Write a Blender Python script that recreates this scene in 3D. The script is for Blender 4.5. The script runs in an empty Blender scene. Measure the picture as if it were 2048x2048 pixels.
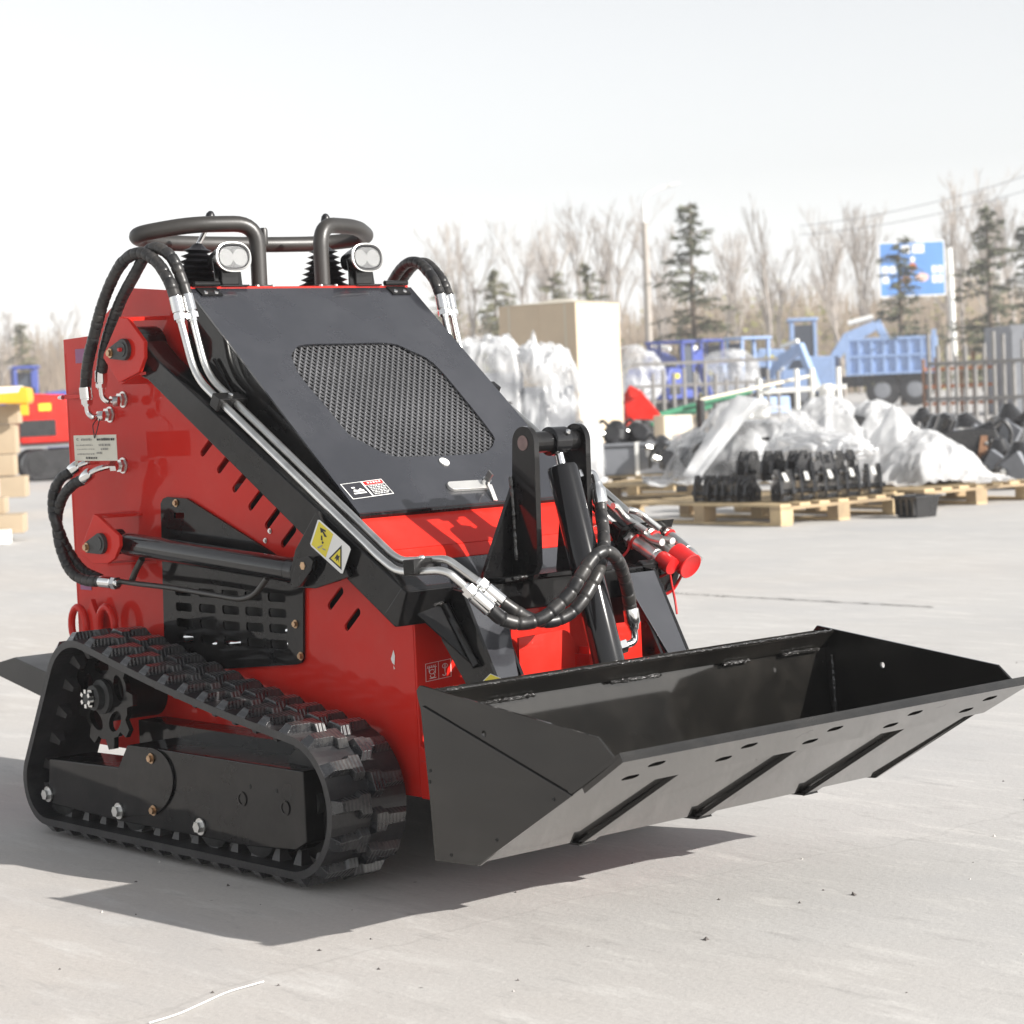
import bpy, bmesh, math, random
from mathutils import Vector, Matrix, geometry, noise
V = Vector
PI = math.pi
random.seed(7)
scene = bpy.context.scene
COL = scene.collection

# ------------------------------------------------------------------ camera
CAM = V((4.3196, -3.2364, 1.0077))
AZ, PITCH, ROLL, FPX = 2.4226, -0.0546, -0.0432, 4656.4      # survey of the place: heading, pitch, roll, focal length (px of 2048)
_f = V((math.cos(AZ)*math.cos(PITCH), math.sin(AZ)*math.cos(PITCH), math.sin(PITCH)))
_r0 = _f.cross(V((0, 0, 1))).normalized(); _u0 = _r0.cross(_f)
_r = _r0*math.cos(ROLL) + _u0*math.sin(ROLL); _u = _u0*math.cos(ROLL) - _r0*math.sin(ROLL)
cd = bpy.data.cameras.new('camera'); cam = bpy.data.objects.new('camera', cd); COL.objects.link(cam)
cam.matrix_world = Matrix(((_r.x, _u.x, -_f.x, CAM.x), (_r.y, _u.y, -_f.y, CAM.y), (_r.z, _u.z, -_f.z, CAM.z), (0, 0, 0, 1)))
cd.sensor_width = 36; cd.lens = FPX/2048*36; cd.clip_start = .1; cd.clip_end = 3000
cd.dof.use_dof = True; cd.dof.focus_distance = 4.75; cd.dof.aperture_fstop = 8.5
scene.camera = cam

# ------------------------------------------------------------------ light
SUN_AZ, SUN_EL = math.radians(20), math.radians(26.7)
sdir = V((math.cos(SUN_AZ)*math.cos(SUN_EL), math.sin(SUN_AZ)*math.cos(SUN_EL), math.sin(SUN_EL)))
world = bpy.data.worlds.new('World'); scene.world = world; world.use_nodes = True
wn = world.node_tree; wn.nodes.clear()
sky = wn.nodes.new('ShaderNodeTexSky'); sky.sky_type = 'NISHITA'; sky.sun_disc = False
sky.sun_elevation = SUN_EL; sky.sun_rotation = PI/2 - SUN_AZ
sky.air_density = 1.0; sky.dust_density = .6; sky.ozone_density = 1.0
hs = wn.nodes.new('ShaderNodeHueSaturation'); hs.inputs['Saturation'].default_value = .13; hs.inputs['Value'].default_value = 1.0
bg = wn.nodes.new('ShaderNodeBackground'); bg.inputs['Strength'].default_value = .103
wo = wn.nodes.new('ShaderNodeOutputWorld')
wn.links.new(sky.outputs[0], hs.inputs['Color']); wn.links.new(hs.outputs[0], bg.inputs[0]); wn.links.new(bg.outputs[0], wo.inputs[0])
sl = bpy.data.lights.new('sun', 'SUN'); sl.energy = 4.6; sl.angle = math.radians(.6); sl.color = (1, .957, .90)
so = bpy.data.objects.new('sun', sl); COL.objects.link(so); so.rotation_euler = (-sdir).to_track_quat('-Z', 'Y').to_euler(); so.location = sdir*30
scene.view_settings.view_transform = 'Standard'; scene.view_settings.look = 'None'
scene.view_settings.exposure = .76; scene.view_settings.gamma = 1; scene.view_settings.use_curve_mapping = False
scene.render.engine = 'CYCLES'
HAZE = 0.0014
scene.cycles.max_bounces = 8; scene.cycles.volume_bounces = 1; scene.cycles.transparent_max_bounces = 16
scene.render.film_transparent = False

# ------------------------------------------------------------------ survey helpers
def Q(a, b, x=None, y=None, z=None, d=None):
    D = _f + _r*((a-1024)/FPX) - _u*((b-1024)/FPX)
    if x is not None: t = (x-CAM.x)/D.x
    elif y is not None: t = (y-CAM.y)/D.y
    elif z is not None: t = (z-CAM.z)/D.z
    else: t = d
    return CAM + D*t
def gp(a, d):                      # ground point seen in image column a at depth d
    k = (a-1024)/FPX
    b = (_f.z + _r.z*k + CAM.z/d)/_u.z
    return CAM + (_f + _r*k - _u*b)*d
RH = V((_r.x, _r.y, 0)).normalized(); DH = V((_f.x, _f.y, 0)).normalized()
VIEWYAW = math.atan2(RH.y, RH.x)

# ------------------------------------------------------------------ mesh helpers
def rotm(axis, ang): return Matrix.Rotation(ang, 3, axis)
def basis(ax):
    ax = V(ax).normalized(); t = V((0, 0, 1)) if abs(ax.z) < .9 else V((1, 0, 0))
    a = t.cross(ax).normalized(); return a, ax.cross(a), ax
def spline(pts, step=.006):
    P = [V(p) for p in pts]; P = [P[0]*2-P[1]] + P + [P[-1]*2-P[-2]]; out = []
    for i in range(1, len(P)-2):
        p0, p1, p2, p3 = P[i-1:i+3]; n = max(2, int((p2-p1).length/step))
        for k in range(n):
            t = k/n; out.append(.5*((2*p1)+(p2-p0)*t+(2*p0-5*p1+4*p2-p3)*t*t+(3*p1-p0-3*p2+p3)*t**3))
    out.append(P[-2]); return out
def fillet(pts, rad=.03, n=6):
    P = [V(p) for p in pts]; out = [P[0]]
    for i in range(1, len(P)-1):
        a, b, c = P[i-1], P[i], P[i+1]; d1 = (a-b); d2 = (c-b)
        l = min(rad, d1.length*.45, d2.length*.45); s = b+d1.normalized()*l; e = b+d2.normalized()*l
        for k in range(n+1):
            t = k/n; out.append(s*(1-t)**2+b*2*t*(1-t)+e*t*t)
    out.append(P[-1]); return out
def rrect(cx, cy, w, h, r, n=4):
    o = []
    for (sx, sy, a0) in ((1, 1, 0), (-1, 1, 90), (-1, -1, 180), (1, -1, 270)):
        for k in range(n+1):
            a = math.radians(a0+90*k/n); o.append((cx+sx*(w/2-r)+r*math.cos(a), cy+sy*(h/2-r)+r*math.sin(a)))
    return o
def circ(cx, cy, r, n=16): return [(cx+r*math.cos(2*PI*k/n), cy+r*math.sin(2*PI*k/n)) for k in range(n)]
def slot(a, b, r, n=5):
    a, b = V(a), V(b); t = math.atan2((b-a).y, (b-a).x); o = []
    for k in range(n+1): o.append((b.x+r*math.cos(t-PI/2+PI*k/n), b.y+r*math.sin(t-PI/2+PI*k/n)))
    for k in range(n+1): o.append((a.x+r*math.cos(t+PI/2+PI*k/n), a.y+r*math.sin(t+PI/2+PI*k/n)))
    return o

class MB:
    def __init__(s): s.v = []; s.f = []; s.sm = []; s.mi = []
    def add(s, vs, fs, sm=False, m=0):
        o = len(s.v); s.v += [V(p) for p in vs]
        for f in fs: s.f.append([o+i for i in f]); s.sm.append(sm); s.mi.append(m)
        return s
    def box(s, c, size, R=None, m=0):
        c = V(c); h = V(size)/2; vs = []
        for k in range(8):
            p = V((h.x*(1 if k & 1 else -1), h.y*(1 if k & 2 else -1), h.z*(1 if k & 4 else -1)))
            vs.append(c+(R @ p if R else p))
        return s.add(vs, [(0, 2, 3, 1), (4, 5, 7, 6), (0, 1, 5, 4), (2, 6, 7, 3), (0, 4, 6, 2), (1, 3, 7, 5)], False, m)
    def span(s, x0, x1, y0, y1, z0, z1, m=0): return s.box(((x0+x1)/2, (y0+y1)/2, (z0+z1)/2), (abs(x1-x0), abs(y1-y0), abs(z1-z0)), None, m)
    def bar(s, a, b, w, h, up=(0, 0, 1), m=0):
        a, b = V(a), V(b); d = (b-a).normalized(); sd = d.cross(V(up)).normalized(); u = sd.cross(d)
        R = Matrix((d, sd, u)).transposed(); return s.box((a+b)/2, ((b-a).length, w, h), R, m)
    def prism(s, poly, vec, m=0, sm=False):
        vec = V(vec); P = [V(p) for p in poly]; n = len(P)
        vs = P+[p+vec for p in P]
        return s.add(vs, [tuple(range(n)), tuple(range(2*n-1, n-1, -1))]+[(i, (i+1) % n, n+(i+1) % n, n+i) for i in range(n)], sm, m)
    def plate(s, outer, holes, fn, vec, m=0):         # 2-D outline with holes mapped by fn, extruded by vec
        loops = [list(outer)]+[list(h) for h in holes]; vec = V(vec)
        flat = [V((p[0], p[1], 0)) for l in loops for p in l]
        tris = geometry.tessellate_polygon([[V((p[0], p[1], 0)) for p in l] for l in loops])
        n = len(flat); A = [V(fn(p.x, p.y)) for p in flat]
        fs = [tuple(t) for t in tris]+[(t[0]+n, t[2]+n, t[1]+n) for t in tris]; k = 0
        for l in loops:
            c = len(l)
            for i in range(c): fs.append((k+i, k+(i+1) % c, n+k+(i+1) % c, n+k+i))
            k += c
        return s.add(A+[p+vec for p in A], fs, False, m)
    def tube(s, pts, r, n=12, caps=True, closed=False, m=0, sm=True):
        P = [V(p) for p in pts]; N = len(P); R = r if isinstance(r, (list, tuple)) else [r]*N
        T = []
        for i in range(N):
            a = P[(i-1) % N] if (closed or i) else P[0]; b = P[(i+1) % N] if (closed or i < N-1) else P[-1]
            d = b-a; T.append(d.normalized() if d.length > 1e-9 else V((0, 0, 1)))
        nrm = basis(T[0])[0]; vs = []
        for i in range(N):
            nrm = nrm-T[i]*nrm.dot(T[i]); nrm = nrm.normalized() if nrm.length > 1e-6 else basis(T[i])[0]
            bn = T[i].cross(nrm)
            for k in range(n):
                a = 2*PI*k/n; vs.append(P[i]+(nrm*math.cos(a)+bn*math.sin(a))*R[i])
        fs = []
        for i in range(N if closed else N-1):
            j = (i+1) % N
            for k in range(n): fs.append((i*n+k, i*n+(k+1) % n, j*n+(k+1) % n, j*n+k))
        s.add(vs, fs, sm, m)
        if caps and not closed:
            o = len(s.v)-len(vs)
            s.f.append([o+k for k in range(n-1, -1, -1)]); s.sm.append(False); s.mi.append(m)
            s.f.append([o+(N-1)*n+k for k in range(n)]); s.sm.append(False); s.mi.append(m)
        return s
    def lathe(s, prof, org, ax, n=20, m=0, sm=True):
        a, b, c = basis(ax); org = V(org); vs = []; fs = []; N = len(prof)
        for (r, h) in prof:
            for k in range(n):
                t = 2*PI*k/n; vs.append(org+c*h+(a*math.cos(t)+b*math.sin(t))*max(r, 1e-5))
        for i in range(N-1):
            for k in range(n): fs.append((i*n+k, i*n+(k+1) % n, (i+1)*n+(k+1) % n, (i+1)*n+k))
        s.add(vs, fs, sm, m); o = len(s.v)-len(vs)
        if prof[0][0] > 1e-4: s.f.append([o+k for k in range(n-1, -1, -1)]); s.sm.append(False); s.mi.append(m)
        if prof[-1][0] > 1e-4: s.f.append([o+(N-1)*n+k for k in range(n)]); s.sm.append(False); s.mi.append(m)
        return s
    def cyl(s, a, b, r, n=16, m=0, r2=None):
        a, b = V(a), V(b); return s.lathe([(r, 0), (r if r2 is None else r2, (b-a).length)], a, b-a, n, m)
    def hexnut(s, c, ax, r, h, m=0): return s.lathe([(r, 0), (r, h)], c, ax, 6, m, False)
    def bolt(s, c, ax, r=.009, m=0):
        ax = V(ax).normalized(); c = V(c)
        s.lathe([(r*1.5, 0), (r*1.5, r*.25)], c, ax, 14, m, False); s.hexnut(c+ax*r*.25, ax, r, r*.8, m); return s
    def build(s, name, mat, parent=None, bevel=0, origin=None, angle=35, recalc=True):
        me = bpy.data.meshes.new(name)
        off = wloc(parent) if parent else (V(origin) if origin else V())
        me.from_pydata([tuple(p-off) for p in s.v], [], s.f)
        mats = mat if isinstance(mat, (list, tuple)) else [mat]
        for q in mats: me.materials.append(q)
        me.polygons.foreach_set('use_smooth', [bool(b) for b in s.sm] if not bevel else [True]*len(s.f))
        me.polygons.foreach_set('material_index', s.mi)
        if recalc:
            bm = bmesh.new(); bm.from_mesh(me); bmesh.ops.recalc_face_normals(bm, faces=bm.faces); bm.to_mesh(me); bm.free()
        else: me.validate()
        if any(s.sm) and not bevel:
            try: me.set_sharp_from_angle(angle=math.radians(angle))
            except Exception: pass
        o = bpy.data.objects.new(name, me); COL.objects.link(o)
        if parent: o.parent = parent
        elif origin: o.location = off
        if bevel:
            b = o.modifiers.new('bevel', 'BEVEL'); b.width = bevel; b.segments = 2; b.limit_method = 'ANGLE'; b.angle_limit = math.radians(30); b.harden_normals = True
        return o
def wloc(o):
    p = V()
    while o: p = p+o.location; o = o.parent
    return p
def empty(name, loc, rz=0):
    o = bpy.data.objects.new(name, None); COL.objects.link(o); o.location = loc; o.rotation_euler.z = rz; o.empty_display_size = .1; return o
def tag(o, label=None, cat=None, group=None, kind=None):
    for k, v in (('label', label), ('category', cat), ('group', group), ('kind', kind)):
        if v: o[k] = v
    return o
def copy_tree(o, parent=None, loc=None, rz=None, sc=None):
    c = o.copy(); COL.objects.link(c); c.parent = parent
    for ch in o.children: copy_tree(ch, c)
    if loc is not None: c.location = loc
    if rz is not None: c.rotation_euler.z = rz
    if sc is not None: c.scale = (sc,)*3 if not hasattr(sc, '__len__') else sc
    return c

# ------------------------------------------------------------------ materials
def mat(name, col, rough=.5, metal=0., coat=0., coatr=.05, ior=1.5, var=.12, vscale=9., bump=0., bscale=60., dust=0., dustcol=(.42, .38, .33), dscale=5., trans=0., rvar=.12, alpha=1., sss=0.):
    m = bpy.data.materials.new(name); m.use_nodes = True; nt = m.node_tree; N = nt.nodes; L = nt.links
    b = N['Principled BSDF']; b.inputs['Metallic'].default_value = metal; b.inputs['IOR'].default_value = ior
    b.inputs['Coat Weight'].default_value = coat; b.inputs['Coat Roughness'].default_value = coatr
    b.inputs['Transmission Weight'].default_value = trans; b.inputs['Alpha'].default_value = alpha
    tc = N.new('ShaderNodeTexCoord')
    nz = N.new('ShaderNodeTexNoise'); nz.inputs['Scale'].default_value = vscale; nz.inputs['Detail'].default_value = 6; L.new(tc.outputs['Object'], nz.inputs['Vector'])
    mr = N.new('ShaderNodeMapRange'); mr.inputs['From Min'].default_value = .3; mr.inputs['From Max'].default_value = .7
    mr.inputs['To Min'].default_value = 1-var; mr.inputs['To Max'].default_value = 1+var; L.new(nz.outputs['Fac'], mr.inputs['Value'])
    mx = N.new('ShaderNodeMix'); mx.data_type = 'RGBA'; mx.blend_type = 'MULTIPLY'; mx.inputs['Factor'].default_value = 1
    mx.inputs['A'].default_value = (*col, 1); L.new(mr.outputs[0], mx.inputs['B']); out = mx.outputs['Result']
    rr = N.new('ShaderNodeMapRange'); rr.inputs['From Min'].default_value = .3; rr.inputs['From Max'].default_value = .7
    rr.inputs['To Min'].default_value = max(.02, rough*(1-rvar)); rr.inputs['To Max'].default_value = min(1, rough*(1+rvar)); L.new(nz.outputs['Fac'], rr.inputs['Value']); ro = rr.outputs[0]
    if dust:
        n2 = N.new('ShaderNodeTexNoise'); n2.inputs['Scale'].default_value = dscale; n2.inputs['Detail'].default_value = 9; n2.inputs['Roughness'].default_value = .68; L.new(tc.outputs['Object'], n2.inputs['Vector'])
        r2 = N.new('ShaderNodeMapRange'); r2.inputs['From Min'].default_value = .45; r2.inputs['From Max'].default_value = .8; r2.inputs['To Max'].default_value = dust; L.new(n2.outputs['Fac'], r2.inputs['Value'])
        m2 = N.new('ShaderNodeMix'); m2.data_type = 'RGBA'; m2.inputs['B'].default_value = (*dustcol, 1); L.new(r2.outputs[0], m2.inputs['Factor']); L.new(out, m2.inputs['A']); out = m2.outputs['Result']
        m3 = N.new('ShaderNodeMath'); m3.operation = 'ADD'; L.new(ro, m3.inputs[0]); m4 = N.new('ShaderNodeMath'); m4.operation = 'MULTIPLY'; m4.inputs[1].default_value = .5; L.new(r2.outputs[0], m4.inputs[0]); L.new(m4.outputs[0], m3.inputs[1]); ro = m3.outputs[0]
    L.new(out, b.inputs['Base Color']); L.new(ro, b.inputs['Roughness'])
    if bump:
        n3 = N.new('ShaderNodeTexNoise'); n3.inputs['Scale'].default_value = bscale; n3.inputs['Detail'].default_value = 3; L.new(tc.outputs['Object'], n3.inputs['Vector'])
        bp = N.new('ShaderNodeBump'); bp.inputs['Strength'].default_value = bump; bp.inputs['Distance'].default_value = .01; L.new(n3.outputs['Fac'], bp.inputs['Height']); L.new(bp.outputs[0], b.inputs['Normal'])
    return m
M = {}
M['red'] = mat('red_paint', (.60, .020, .012), .45, coat=.42, coatr=.03, ior=1.12, var=.07, vscale=4, bump=.02, bscale=18, dust=.05, dscale=7)
M['redcap'] = mat('red_plastic', (.55, .012, .012), .35, var=.05)
M['black'] = mat('black_paint', (.0065, .0065, .007), .34, coat=.62, coatr=.035, var=.2, bump=.012, bscale=10, dust=.03, dscale=9, ior=1.10)
M['hood'] = mat('hood_paint', (.020, .021, .026), .26, coat=1., coatr=.07, var=.12, vscale=3, bump=.006, bscale=7, dust=.10, dscale=3.5, dustcol=(.25, .25, .27), ior=1.55)
M['bucket'] = mat('bucket_paint', (.0085, .0080, .0072), .24, coat=1., coatr=.05, var=.25, bump=.010, bscale=7, dust=.035, dscale=8, ior=1.15)
M['barrel'] = mat('cylinder_paint', (.009, .009, .010), .14, coat=.35, coatr=.03, var=.1, ior=1.35)
M['weld'] = mat('weld_bead', (.016, .015, .014), .22, coat=1., coatr=.1, bump=.9, bscale=110, var=.3)
M['satin'] = mat('satin_black_tube', (.024, .022, .020), .42, var=.1, bump=.02, bscale=200, dust=.04, ior=1.6)
M['hose'] = mat('black_hose_sleeve', (.014, .014, .015), .36, var=.25, vscale=40, dust=.14, dscale=18)
M['rubber'] = mat('track_rubber', (.018, .018, .020), .40, var=.25, bump=.08, bscale=90, dust=.16, dscale=14, dustcol=(.20, .19, .18))
M['boot'] = mat('bellows_rubber', (.010, .010, .012), .38, var=.1)
M['zinc'] = mat('zinc_pipe', (.74, .74, .72), .32, metal=1., var=.08, vscale=30, bump=.02, bscale=80, dust=.12, dscale=20)
M['chrome'] = mat('chrome_fitting', (.80, .80, .79), .13, metal=1., var=.05)
M['steel'] = mat('bare_steel', (.45, .43, .41), .32, metal=1., var=.2, vscale=50)
M['gold'] = mat('yellow_zinc_bolt', (.50, .34, .21), .35, metal=1., var=.15, vscale=80)
M['pinface'] = mat('pin_end_primer', (.22, .16, .15), .45, metal=.5, var=.2, vscale=70)
M['castdark'] = mat('dark_lock_plate', (.035, .036, .036), .5, var=.3, vscale=60, bump=.1, bscale=150)
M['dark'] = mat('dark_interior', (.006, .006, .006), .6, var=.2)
M['lens'] = mat('lamp_lens', (.9, .9, .9), .08, trans=.9, var=.0)
M['reflector'] = mat('lamp_reflector', (.30, .30, .29), .34, metal=1., var=.04)
M['gmesh'] = mat('grille_enamel', (.095, .095, .10), .22, coat=1., coatr=.12, var=.2, ior=1.55)
M['latchm'] = mat('latch_metal', (.82, .81, .78), .42, metal=.8, var=.05)
M['white'] = mat('white_label', (.78, .78, .76), .5, var=.04)
M['card'] = mat('card_tag', (.66, .64, .55), .7, var=.05)
M['ink'] = mat('black_ink', (.02, .02, .025), .6, var=.1)
M['greyink'] = mat('grey_ink', (.30, .29, .27), .6, var=.2)
M['yellow'] = mat('yellow_label', (.72, .60, .03), .45, var=.05)
M['purple'] = mat('violet_label', (.28, .10, .22), .5, var=.05)
# tread rubber: moulded fine ribs as relief
m = mat('tread_rubber', (.022, .023, .026), .26, coat=.75, coatr=.14, var=.25, dust=.30, dscale=16, dustcol=(.30, .29, .27)); M['tread'] = m
nt = m.node_tree; tc = nt.nodes.new('ShaderNodeTexCoord'); wv = nt.nodes.new('ShaderNodeTexWave'); wv.wave_type = 'BANDS'; wv.bands_direction = 'Y'; wv.inputs['Scale'].default_value = 34
bp = nt.nodes.new('ShaderNodeBump'); bp.inputs['Strength'].default_value = .40; bp.inputs['Distance'].default_value = .003
nt.links.new(tc.outputs['Object'], wv.inputs['Vector']); nt.links.new(wv.outputs['Fac'], bp.inputs['Height']); nt.links.new(bp.outputs[0], nt.nodes['Principled BSDF'].inputs['Normal'])
# concrete
def concrete():
    m = bpy.data.materials.new('concrete'); m.use_nodes = True; nt = m.node_tree; N = nt.nodes; L = nt.links; b = N['Principled BSDF']
    tc = N.new('ShaderNodeTexCoord')
    def nz(s, d=8, r=.6, sc=None):
        n = N.new('ShaderNodeTexNoise'); n.inputs['Scale'].default_value = s; n.inputs['Detail'].default_value = d; n.inputs['Roughness'].default_value = r
        if sc:
            mp = N.new('ShaderNodeMapping'); mp.inputs['Scale'].default_value = sc[0]; mp.inputs['Rotation'].default_value = (0, 0, sc[1]); L.new(tc.outputs['Object'], mp.inputs['Vector']); L.new(mp.outputs[0], n.inputs['Vector'])
        else: L.new(tc.outputs['Object'], n.inputs['Vector'])
        return n.outputs['Fac']
    def rng(v, a, c, lo, hi):
        r = N.new('ShaderNodeMapRange'); r.inputs[1].default_value = a; r.inputs[2].default_value = c; r.inputs[3].default_value = lo; r.inputs[4].default_value = hi; L.new(v, r.inputs[0]); return r.outputs[0]
    def mix(f, a, bb, mode='MIX'):
        x = N.new('ShaderNodeMix'); x.data_type = 'RGBA'; x.blend_type = mode
        for s, v in (('Factor', f), ('A', a), ('B', bb)):
            if isinstance(v, (int, float)): x.inputs[s].default_value = v if s == 'Factor' else (v, v, v, 1)
            elif isinstance(v, tuple): x.inputs[s].default_value = (*v, 1)
            else: L.new(v, x.inputs[s])
        return x.outputs['Result']
    c = mix(rng(nz(.55, 9, .62), .33, .68, 0, 1), (.448, .438, .424), (.508, .498, .484))
    c = mix(rng(nz(.20, 6, .55), .46, .66, 0, .85), c, (.495, .460, .425))          # faint warm stains
    c = mix(rng(nz(2.6, 8, .7, ((1, 4.5, 1), VIEWYAW+.25)), .52, .70, 0, .85), c, (.60, .585, .56))   # pale trowel scuffs
    c = mix(rng(nz(5.5, 9, .75, ((1, 3.5, 1), VIEWYAW-.1)), .55, .74, 0, .7), c, (.31, .30, .29))    # darker scuffs
    g = rng(nz(95, 5, .75), .3, .7, .92, 1.07); x = N.new('ShaderNodeMix'); x.data_type = 'RGBA'; x.blend_type = 'MULTIPLY'; x.inputs['Factor'].default_value = 1; L.new(c, x.inputs['A']); L.new(g, x.inputs['B']); c = x.outputs['Result']
    c = mix(rng(nz(16, 7, .7, ((1, 3.2, 1), VIEWYAW+.1)), .60, .74, 0, .5), c, (.60, .585, .56))          # small pale flecks
    c = mix(rng(nz(1.1, 9, .7, ((1, 2.2, 1), VIEWYAW-.3)), .56, .78, 0, .45), c, (.36, .34, .325))      # dusty darker patches
    c = mix(rng(nz(.45, 7, .6, ((1, 1.8, 1), VIEWYAW+.2)), .50, .72, 0, .7), c, (.395, .397, .402))       # cool grey worn areas
    # sparse dark specks
    vo = N.new('ShaderNodeTexVoronoi'); vo.inputs['Scale'].default_value = 7; L.new(tc.outputs['Object'], vo.inputs['Vector'])
    c = mix(rng(vo.outputs['Distance'], .020, .035, .65, 0), c, (.10, .09, .085))
    # hairline cracks
    v2 = N.new('ShaderNodeTexVoronoi'); v2.feature = 'DISTANCE_TO_EDGE'; v2.inputs['Scale'].default_value = .16
    wr = N.new('ShaderNodeTexNoise'); wr.inputs['Scale'].default_value = 1.3; wr.inputs['Detail'].default_value = 6; L.new(tc.outputs['Object'], wr.inputs['Vector'])
    ad = N.new('ShaderNodeVectorMath'); ad.operation = 'MULTIPLY_ADD'; ad.inputs[1].default_value = (.5, .5, 0); L.new(wr.outputs['Color'], ad.inputs[0]); L.new(tc.outputs['Object'], ad.inputs[2]); L.new(ad.outputs[0], v2.inputs['Vector'])
    c = mix(rng(v2.outputs['Distance'], .0005, .0012, .12, 0), c, (.17, .16, .15))
    L.new(c, b.inputs['Base Color']); b.inputs['Roughness'].default_value = .72; b.inputs['Specular IOR Level'].default_value = .35
    h = nz(60, 8, .7); bp = N.new('ShaderNodeBump'); bp.inputs['Strength'].default_value = .25; bp.inputs['Distance'].default_value = .006; L.new(h, bp.inputs['Height']); L.new(bp.outputs[0], b.inputs['Normal'])
    return m
M['concrete'] = concrete()
M['joint'] = mat('joint_filler', (.13, .125, .12), .8, var=.3, vscale=12)

# ------------------------------------------------------------------ ground
g = MB(); g.add([(-420, -200, 0), (200, -200, 0), (200, 420, 0), (-420, 420, 0)], [(0, 1, 2, 3)])
tag(g.build('concrete_yard', M['concrete']), kind='structure')
# slab joints: thin dark strips lying 4 mm proud
def joint_strip(a, b, w=.012, seed=1, jit=.012):
    random.seed(seed); a, b = V(a), V(b); d = (b-a); n = 28; sd = V((-d.y, d.x, 0)).normalized(); L_, R_ = [], []
    for k in range(n+1):
        t = k/n; p = a+d*t+sd*random.uniform(-jit, jit); w2 = w*random.uniform(.4, 1.2); L_.append(p+sd*w2/2+V((0, 0, .004))); R_.append(p-sd*w2/2+V((0, 0, .004)))
    mb = MB(); mb.add(L_+R_, [(k, k+1, n+2+k, n+1+k) for k in range(n)]); return mb
for i, (a, b) in enumerate((((1448, 1193), (1870, 1215)), ((1320, 1185), (1452, 1194)))):
    o = joint_strip(Q(*a, z=0), Q(*b, z=0), .016, i).build('slab_joint', M['joint']); tag(o, kind='structure')
o = MB().tube(spline([Q(u, v, z=.004) for u, v in ((527, 1963), (495, 1972), (452, 1985), (405, 2006), (355, 2028), (298, 2046))], .01), .0013, 8).build('white_string', M['white'], None, origin=Q(420, 2000, z=0)); tag(o, 'thin white string lying curved on the concrete in the left foreground', 'string')
random.seed(21)
mb = MB()
for k in range(70):
    p = Q(random.uniform(-100, 2150), random.triangular(1060, 2100, 1750), z=0); s = random.uniform(.0018, .0055)*(1 if random.random() < .9 else 1.8)
    a = random.uniform(0, 6); vs = []
    for q in ((1, 0, 0), (-.3, .8, 0), (-.8, -.4, 0), (.3, -.9, 0), (.1, .1, .8)): w = V(q)*s*random.uniform(.7, 1.3); vs.append(p+rotm('Z', a) @ w)
    mb.add(vs, [(0, 1, 4), (1, 2, 4), (2, 3, 4), (3, 0, 4)], m=random.choice((0, 0, 1)))
tag(mb.build('grit', [mat('grit_dark', (.09, .08, .075), .8), mat('grit_pale', (.5, .48, .45), .8)]), 'small stone chips and grit scattered on the concrete', 'grit', kind='stuff')
# ================================================================== the loader
L0 = empty('track_loader', (0, 0, 0))
tag(L0, 'red and black compact track loader with a wide black bucket raised in front', 'loader')
YS, YA, YI, HW = .300, .388, .324, .3205          # side panel, arm outer face, arm inner face, hood half width
def S(p, s): return V((p.x, p.y*(-s), p.z))        # s=-1: the side facing the camera, +1: its mirror
def part(mb, name, m, parent=None, bevel=0, **k): return mb.build(name, M[m] if isinstance(m, str) else [M[q] for q in m], parent or L0, bevel, **k)
def bolts(lst, ax, r, m='gold', parent=None, name='bolt'):
    for c in lst: part(MB().bolt(c, ax, r), name, m, parent)
XZ = lambda y: (lambda x, z: (x, y, z))
HT, HB = V((-.0799, 0, 1.2532)), V((.5122, 0, .7559))      # hood top and bottom edge (x, z)
hd = (HB-HT).normalized(); hn = V((-hd.z, 0, hd.x)); HLEN = (HB-HT).length
def H(s, y, o=0): return HT+hd*s+V((0, y, 0))+hn*o           # point on the hood: s down the slope, y across, o off the surface
xf = Q(844, 1595, y=-YS).x; zf = Q(844, 1595, y=-YS).z
xr = Q(126.6, 679.5, y=-YS).x

# ---- side panels with slanted vent slots
def qxz(a, b, y): p = Q(a, b, y=y); return (p.x, p.z)
outl = [qxz(126.6, 679.5, -YS), qxz(180, 672, -YS), qxz(206, 634, -YS), qxz(259, 576, -YS), (HT.x-.02, 1.248)]
outl += [(HT.x+.03, 1.215), (HB.x-.01, .735), (.60, .655), (xf-.005, .585), (xf-.005, zf), (xr+.01, zf)]
sl = []
for (u, v) in ((416, 891), (449, 925), (480, 963), (512, 999), (545, 1036), (577, 1073), (671, 1197), (705, 1239)):
    a = Q(u-11, v+15, y=-YS); b = Q(u+11, v-15, y=-YS); sl.append(slot((a.x, a.z), (b.x, b.z), .0085))
for c4 in ([(348, 1168), (592, 1180), (590, 1316), (350, 1300)], [(348, 1024), (372, 1026), (372, 1040), (348, 1038)]): sl.append([qxz(u, v, -YS) for u, v in c4])
for s in (-1, 1):
    p = part(MB().plate(outl, sl, XZ(s*YS), (0, -s*.006, 0)), 'side_panel', 'red')
    part(MB().span(xr+.03, .44, s*(YS-.03), s*(YS-.028), zf+.02, .72), 'interior_shade_sheet', 'dark', p)  # near-black sheet added behind the openings, its colour stands in for interior shade
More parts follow.
